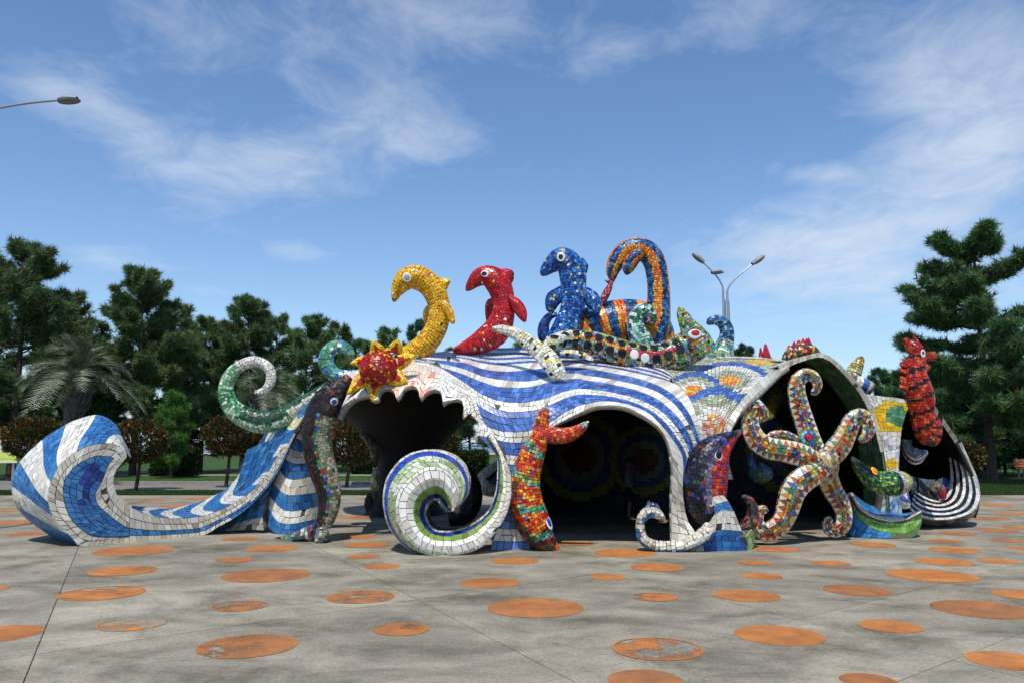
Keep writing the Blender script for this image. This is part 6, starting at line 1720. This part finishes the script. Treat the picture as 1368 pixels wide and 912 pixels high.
def topiary(label, px, base_y, cy, rx, ry, n=5200):
    b = G(px, base_y); Y = b[1]; k = Y / F
    c = P(px, cy, Y); c[1] = Y
    t = thing('topiary_tree', label, 'tree', (b[0], b[1], 0), 'trimmed ball trees along the lawn')
    r = VR
    segs = [(np.array([(b[0] - .1, Y, -.05), (b[0] - .03, Y, c[2] * .35), (b[0], Y, c[2] * .7), (c[0], Y, c[2])]), [.075, .06, .055, .04])]
    for i in range(7):
        a = r.uniform(0, 6.28); segs.append((np.array([(c[0], Y, c[2] - ry * k * .75), (c[0] + math.cos(a) * rx * k * .35, Y + math.sin(a) * rx * k * .35, c[2] - ry * k * .2), (c[0] + math.cos(a) * rx * k * .7, Y + math.sin(a) * rx * k * .7, c[2] + ry * k * .3)]), [.035, .025, .012]))
    V, Q = limb_mesh(segs); put('trunk', mesh_np('trunk', V, Q, smooth=True), t, M_BARK)
    u = unit(r.normal(0, 1, (n, 3))); rad = r.uniform(.72, 1.03, (n, 1)) ** .8
    lump = 1 + .06 * np.sin(u[:, :1] * 7 + 1) * np.sin(u[:, 2:] * 6) + .03 * r.normal(0, 1, (n, 1))
    p = u * np.array([rx, rx, ry]) * k * rad * lump * r.uniform(.95, 1.06) + c + (r.random((n, 1)) < .05) * u * .12
    V, Q, K = leaf_ball(p, u + np.array([0, 0, .5]), .095, ['#2c3a16', '#3a4a1c', '#5a3a1e', '#7a4424', '#6a2c1a', '#4a3a18', '#a06030'], [4.6, 4.0, 1.5, 1.1, .6, 2.4, .6])
    put('crown', mesh_np('crown', V, Q, col=K), t, M_LEAF, 'stuff')
for a in [('red tipped ball tree in front of the billboard', 46, 660, 585, 37, 26), ('red tipped ball tree right beside the curled wave head', 185, 655, 589, 33, 26), ('red tipped ball tree beneath the green spiral tentacle', 305, 651, 582, 31, 25),
          ('greener ball tree just behind the one beneath the spiral', 338, 646, 594, 20, 18), ('ball tree seen between the black fish and the hollow column', 466, 651, 592, 34, 28), ('ball tree glimpsed just right of the hollow column', 594, 648, 596, 18, 26), ('orange tipped ball tree peeping out behind the striped shell', 1290, 663, 610, 19, 17)]:
    topiary(*a)


def hedge(label, px0, px1, top_y, base_y, depth, n):
    b0, b1 = G(px0, base_y), G(px1, base_y); Y = b0[1]; h = hz(top_y, Y)
    t = thing('box_hedge', label, 'hedge', ((b0[0] + b1[0]) / 2, Y, 0), 'clipped box hedges on the lawn')
    r = VR; w = b1[0] - b0[0]
    u = r.uniform(0, 1, (n, 3)); f = r.integers(0, 4, n)
    u[f == 0, 1] = 0; u[f == 1, 2] = 1; u[f == 2, 0] = 0; u[f == 3, 0] = 1
    nr = np.zeros((n, 3)); nr[f == 0, 1] = -1; nr[f == 1, 2] = 1; nr[f == 2, 0] = -1; nr[f == 3, 0] = 1
    p = np.array([b0[0], Y, 0]) + u * np.array([w, depth, h]) + r.normal(0, .05, (n, 3))
    V, Q, K = leaf_ball(p, nr + np.array([0, 0, .4]), .11, ['#1f3014', '#2a3f18', '#3f5a22', '#4a3a1c', '#16240e'], [3, 3, 2, 1, 2])
    put('foliage', mesh_np('foliage', V, Q, col=K), t, M_LEAF, 'stuff')
    me = box_mesh('shade_core', b0[0] + .12, b1[0] - .12, Y + .12, Y + depth - .12, 0, h - .12); put('shade_core', me, t, plain('hedge_shade', (.02, .03, .012), .9))  # solid dark box, coloured as the shade inside the hedge
hedge('clipped dark box hedge right of the curled wave head', 201, 247, 599, 635, 1.6, 5200)
hedge('clipped hedge seen through the mouth beside the white scroll', 598, 648, 605, 640, 1.6, 5200)
hedge('clipped hedge seen behind the ball tree at the hollow column', 470, 506, 612, 632, 1.4, 2600)


def palm(label, px, Y, cy, R, n=46, trunk_h=None):
    c = P(px, cy, Y); x, y, z = c
    t = thing('palm_tree', label, 'palm', (x, y, 0), 'grey green jelly palms')
    r = VR
    zz = np.linspace(-.1, z, 9)
    segs = [(np.stack([np.full(9, x), np.full(9, y), zz], 1), np.interp(zz, [0, z * .5, z], [.34, .32, .42]))]
    for i in range(60):      # old leaf bases
        a = r.uniform(0, 6.28); hh = r.uniform(.3, 1.0) * z; q = np.array([math.cos(a), math.sin(a), 0])
        p0 = np.array([x, y, hh]) + q * .28; segs.append((np.array([p0, p0 + q * .22 + [0, 0, .30], p0 + q * .30 + [0, 0, .55]]), [.07, .05, .015]))
    V, Q = limb_mesh(segs); put('trunk', mesh_np('trunk', V, Q), t, M_PALMBARK)
    for i in range(n):
        a = r.uniform(0, 6.28); el = r.uniform(-.05, 1.4); L = R * r.uniform(.8, 1.15)
        d = np.array([math.cos(a) * math.cos(el), math.sin(a) * math.cos(el), math.sin(el)])
        s = np.linspace(0, 1, 12)
        pts = np.array([x, y, z]) + d * (L * s)[:, None]; pts[:, 2] -= L * .60 * s ** 2.4 * (.45 + .7 * math.cos(el))
        T = unit(np.gradient(pts, axis=0)); sd = unit(np.cross(T, np.array([0, 0, 1.0]))); up = np.cross(sd, T)
        V, Q = limb_mesh([(pts, np.interp(s, [0, 1], [.028, .006]))], 4); nb = len(V)
        m = 34; st = np.linspace(.16, .99, m); Vb, Tb = [], []
        for sg in (-1, 1):
            for q in st:
                p = np.array([np.interp(q, s, pts[:, k]) for k in range(3)]); j = min(int(q * 11), 11)
                ld = unit(sd[j] * sg + T[j] * .75 + up[j] * .35 + r.normal(0, .07, 3)); ll = .42 * math.sin(math.pi * min(.95, q * .8 + .12)) * R / 1.9 + .08
                w = unit(np.cross(ld, up[j] + r.normal(0, .3, 3))) * .017
                tip = p + ld * ll - np.array([0, 0, .12 * ll])
                k0 = nb + len(Vb); Vb += [p - w, p + w, tip]; Tb.append((k0, k0 + 1, k0 + 2))
        base = [np.array([.30, .34, .25]), np.array([.22, .26, .17]), np.array([.11, .15, .07])][int(r.random() * 3)]
        K = np.vstack([np.tile([.12, .13, .07], (nb, 1)), np.repeat(base * r.uniform(.75, 1.3, (len(Tb), 1)), 3, 0)])
        put('frond', mesh_np('frond', np.vstack([V, Vb]), Q, Tb, col=K), t, M_LEAF)
palm('large grey green palm behind the curled wave head', 103, 31, 502, 2.4, 56)
palm('grey green palm behind the green spiral tentacle', 352, 34, 522, 2.1, 38)

# short grass along the near edge of the lawn
def grass(n, x0, x1, y0, y1, name):
    r = VR
    p = np.stack([r.uniform(x0, x1, n), r.uniform(y0, y1, n), np.full(n, -.03)], 1)
    col = np.array([.030, .072, .014]) * r.uniform(.7, 1.5, (n, 1)) + np.array([.018, .006, 0]) * r.random((n, 1))
    V, T, K = blades(p, np.tile([0, 0, 1.0], (n, 1)), 3, .085, .008, .45, col)
    o = put(name, mesh_np(name, V, None, T, col=K), None, M_LEAF, 'stuff'); o['label'] = 'short green grass of the lawn edging the plaza'; o['category'] = 'grass'
grass(34000, -22, -1, 25.55, 28.0, 'grass')
g2 = grass(40000, 10, 26, 25.5, 36, 'grass')

# ------------------------------------------------------------------ street lamps
M_STEEL = plain('galvanised_steel', (.42, .43, .44), .35, .1, 6, metal=.7)
M_HEAD = plain('lamp_housing', (.30, .30, .29), .5, .1, 6)
M_LENS = plain('lamp_glass', (.16, .16, .15), .15)


def lamp_head(t, p, d, L=.62):
    d = np.asarray(d, float); d /= np.linalg.norm(d); s = unit(np.cross(d, np.array([0, 0, 1.0]))); u = np.cross(s, d)
    V, Q = [], []; k = 10; n = 7
    for i, q in enumerate(np.linspace(0, 1, n)):
        w = .30 * L * (.55 + .45 * math.sin(math.pi * min(1, q * .9 + .1))) if i < n - 1 else .05
        for j in range(k):
            a = 2 * math.pi * j / k; V.append(p + d * L * q + s * w * math.cos(a) + u * w * (.75 if math.sin(a) > 0 else .35) * math.sin(a))
    for i in range(n - 1):
        for j in range(k): Q.append((i * k + j, i * k + (j + 1) % k, (i + 1) * k + (j + 1) % k, (i + 1) * k + j))
    hd = put('lamp_head', mesh_np('lamp_head', V, Q, smooth=True), t, M_HEAD)
    c = p + d * L * .55 - u * .045
    dome('lamp_glass', hd, c, -u, .11, .2, M_LENS, .3, up=d)


def lamp_post(label, px, Y, H, arms, poles, low=None, group='slender street lamps', head=.46):
    x = (px - 684) / F * Y
    t = thing('street_lamp', label, 'street lamp', (x, Y, 0), group)
    for i, (dx, dy, h) in enumerate(poles):
        V, Q = limb_mesh([(np.array([(x + dx, Y + dy, 0), (x + dx, Y + dy, h * .5), (x + dx, Y + dy, h)]), [.05, .045, .035])], 10); put('pole', mesh_np('pole', V, Q, smooth=True), t, M_STEEL)
    for (dx, dy, h0, ex, ez, ey) in arms:
        s = np.linspace(0, 1, 14)
        pts = np.stack([x + dx + 2 * s * (1 - s) * ex * .05 + ex * s ** 2, Y + dy + 0 * s, h0 + 2 * s * (1 - s) * ez * (.36 if abs(ex) < 1.5 else .85) + ez * s ** 2], 1)
        V, Q = limb_mesh([(pts, np.interp(s, [0, 1], [.030, .020]))], 8); put('arm', mesh_np('arm', V, Q, smooth=True), t, M_STEEL)
        lamp_head(t, pts[-1] - unit(pts[-1] - pts[-2]) * .06, pts[-1] - pts[-3], head)
    for p, d in (low or []):
        lamp_head(t, np.array(p) + [x, Y, 0], d, .34)
    dome('collar', t, np.array([x, Y, .03]), (0, 0, 1), .22, .22, M_STEEL, .6, up=(0, 1, 0))
Yl = 24.0
h1 = hz(385, Yl); k = Yl / F
lamp_post('tall street lamp with two spread arms behind the dark blue curl', 974, Yl, h1, [(-.08, 0, hz(385, Yl), (943 - 970) * k, hz(350, Yl) - hz(385, Yl), .0), (.05, 0, hz(390, Yl), (1014 - 976) * k, hz(352, Yl) - hz(390, Yl), 0)],
          [(-.08, 0, hz(385, Yl)), (.05, 0, hz(390, Yl)), (-.02, .08, hz(400, Yl)), (.09, .06, hz(402, Yl))], [((-.42, .0, hz(364, Yl)), (1, 0, .1))])
Y2 = 13.6; k = Y2 / F
lamp_post('street lamp arm with single head over the plaza beside the billboard pines', -120, Y2, 0, [(0, 0, hz(200, Y2), 174 * k, hz(134, Y2) - hz(200, Y2), 0)], [(0, 0, hz(200, Y2)), (-.1, .1, hz(215, Y2))], head=.33)
Y3 = 88; k = Y3 / F
lamp_post('small distant street lamp with two short arms behind the tiled pier', 1181, Y3, 0, [(-.1, 0, hz(530, Y3), -14 * k, hz(520, Y3) - hz(530, Y3), 0), (.1, 0, hz(530, Y3), 14 * k, hz(521, Y3) - hz(530, Y3), 0)], [(-.14, 0, hz(530, Y3)), (.14, 0, hz(530, Y3))])
Y4 = 60; k = Y4 / F
lamp_post('pale distant lamp pole showing through the trees by the bench', 1352, Y4, 0, [(0, 0, hz(545, Y4), 8 * k, hz(533, Y4) - hz(545, Y4), 0)], [(-.06, 0, hz(536, Y4)), (.06, 0, hz(540, Y4))])

# ------------------------------------------------------------------ billboard, bench
Yb = 33.0
x0, x1 = gx(-60, Yb)[0], gx(29, Yb)[0]; zb, zt = hz(616, Yb), hz(583, Yb)
t = thing('billboard', 'low printed billboard in pale blue, yellow and green beside the lawn', 'billboard', ((x0 + x1) / 2, Yb, 0))
bm_, nt_, b_ = new_mat('printed_banner')
tc_ = node(nt_, 'ShaderNodeTexCoord'); sp_ = node(nt_, 'ShaderNodeSeparateXYZ'); nt_.links.new(tc_.outputs['Generated'], sp_.inputs[0])
ns_ = node(nt_, 'ShaderNodeTexNoise'); ns_.inputs['Scale'].default_value = 5; nt_.links.new(tc_.outputs['Generated'], ns_.inputs['Vector'])
ad_ = node(nt_, 'ShaderNodeMath', operation='MULTIPLY_ADD'); nt_.links.new(ns_.outputs[0], ad_.inputs[0]); ad_.inputs[1].default_value = .3; nt_.links.new(sp_.outputs[2], ad_.inputs[2])
rp_ = node(nt_, 'ShaderNodeValToRGB'); rp_.color_ramp.interpolation = 'CONSTANT'; e = rp_.color_ramp.elements
e[0].position = 0; e[0].color = (.55, .62, .10, 1); e[1].position = .98; e[1].color = (.45, .72, .80, 1)
for ps, cl in ((.32, (.62, .72, .20, 1)), (.52, (.60, .66, .55, 1)), (.64, (.70, .55, .10, 1)), (.74, (.50, .70, .66, 1))):
    q = rp_.color_ramp.elements.new(ps); q.color = cl
nt_.links.new(ad_.outputs[0], rp_.inputs[0]); nt_.links.new(rp_.outputs[0], b_.inputs['Base Color'])
put('panel', box_mesh('panel', x0, x1, Yb, Yb + .06, zb, zt), t, bm_)
for z_ in (zb - .05, zt): put('frame', box_mesh('frame', x0 - .04, x1 + .04, Yb - .03, Yb + .09, z_, z_ + .06), t, plain('white_frame', (.7, .7, .68), .5))
for xx in (x0 + .1, x1 - .2): put('post', box_mesh('post', xx, xx + .08, Yb + .07, Yb + .15, 0, zt), t, M_STEEL)

Yk = 38.0
bx = gx(1352, Yk)[0]; t = thing('bench', 'red brown slatted bench on the lawn under the trees', 'bench', (bx, Yk, 0))
M_WOOD = plain('painted_wood', (.36, .13, .075), .6, .2, 10)
for i in range(4): put('seat_slat', box_mesh('seat_slat', bx, bx + 1.9, Yk - .2 + i * .12, Yk - .2 + i * .12 + .10, .42, .455), t, M_WOOD)
for i in range(3): put('back_slat', box_mesh('back_slat', bx, bx + 1.9, Yk + .28 + i * .03, Yk + .31 + i * .03, .52 + i * .13, .63 + i * .13), t, M_WOOD)
for xx in (bx + .15, bx + 1.7):
    for yy in (Yk - .17, Yk + .24): put('leg', box_mesh('leg', xx, xx + .07, yy, yy + .07, -.03, .42), t, M_HEAD)
    put('back_post', box_mesh('back_post', xx, xx + .06, Yk + .345, Yk + .40, .38, .92), t, M_HEAD)

# ------------------------------------------------------------------ person standing inside the dark hall
def person():
    b = np.array([(838 - 684) / F * 17.6, 17.6, 0.0]); H = 1.28; s = H / 1.75
    t = thing('person', 'person in a white top and dark shorts standing inside the dark doorway', 'person', tuple(b))
    J = [((0, 0, .93), .135), ((0, 0, 1.15), .125), ((0, 0, 1.38), .15), ((0, 0, 1.47), .075), ((0, 0, 1.52), .055), ((0, -.01, 1.60), .085), ((0, -.015, 1.68), .095), ((0, -.01, 1.74), .06)]
    E_ = [(i, i + 1) for i in range(7)]
    def chain(start, pts):
        p = start
        for q, r in pts: J.append((q, r)); E_.append((p, len(J) - 1)); p = len(J) - 1
        return p
    for g in (-1, 1):
        chain(0, [((g * .10, 0, .86), .105), ((g * .11, -.02, .50), .062), ((g * .12, .01, .26), .055), ((g * .12, .02, .07), .040), ((g * .13, -.10, .035), .040), ((g * .135, -.16, .03), .03)])
        h = chain(2, [((g * .19, 0, 1.36), .062), ((g * .235, .02, 1.10), .045), ((g * .22, -.10, .90), .034), ((g * .21, -.15, .83), .036)])
        for q in range(4): chain(h, [((g * (.225 - .018 * q), -.175 + .008 * q, .775), .011), ((g * (.225 - .018 * q), -.175 + .012 * q, .735 - .006 * (q in (1, 2))), .009)])
        chain(h, [((g * .175, -.17, .81), .012), ((g * .165, -.18, .775), .010)])
    chain(6, [((0, -.105, 1.645), .016)])
    for g in (-1, 1): chain(6, [((g * .09, .0, 1.65), .018)])
    RZ = np.array([[math.cos(1.35), -math.sin(1.35), 0], [math.sin(1.35), math.cos(1.35), 0], [0, 0, 1]])
    me = bpy.data.meshes.new('body'); me.from_pydata([tuple(RZ @ np.array(p) * s + b) for p, r in J], E_, [])
    o = put('body', me, t, plain('skin', (.36, .22, .15), .6))
    md = o.modifiers.new('skin', 'SKIN'); md.use_smooth_shade = True
    sv = me.skin_vertices[0].data
    for i, (p, r) in enumerate(J): sv[i].radius = (r * s, r * s)
    sv[0].use_root = True
    o.modifiers.new('smooth', 'SUBSURF').levels = 1; o.modifiers['smooth'].render_levels = 2
    def wrap(name, rows, mat):
        V, Q = [], []; k = 16
        for (cx, cy, cz, rx, ry) in rows:
            for i in range(k): a = 2 * math.pi * i / k; V.append(RZ @ np.array([cx + rx * math.cos(a), cy + ry * math.sin(a), cz]) * s + b)
        for j in range(len(rows) - 1):
            for i in range(k): Q.append((j * k + i, j * k + (i + 1) % k, (j + 1) * k + (i + 1) % k, (j + 1) * k + i))
        put(name, mesh_np(name, V, Q, smooth=True), t, mat)
    cw = plain('dimmed_cotton', (.20, .20, .22), .9)  # white top coloured grey to hold the dimness of the hall
    wrap('shirt', [(0, 0, .90, .19, .16), (0, 0, 1.1, .17, .145), (0, 0, 1.3, .205, .155), (0, 0, 1.40, .20, .12), (0, 0, 1.46, .09, .085)], cw)
    for g in (-1, 1):
        wrap('sleeve', [(g * .18, 0, 1.41, .075, .09), (g * .21, .01, 1.28, .075, .075), (g * .225, .015, 1.18, .07, .07)], cw)
        wrap('trouser_leg', [(g * .09, 0, .94, .12, .15), (g * .10, 0, .75, .11, .12), (g * .11, -.01, .50, .09, .095)], plain('dark_cloth', (.02, .02, .025), .9))
    wrap('hair', [(0, .01, 1.62, .103, .108), (0, .0, 1.70, .108, .112), (0, -.005, 1.76, .085, .09), (0, 0, 1.80, .02, .02)], plain('dark_hair', (.015, .011, .009), .6))
person()
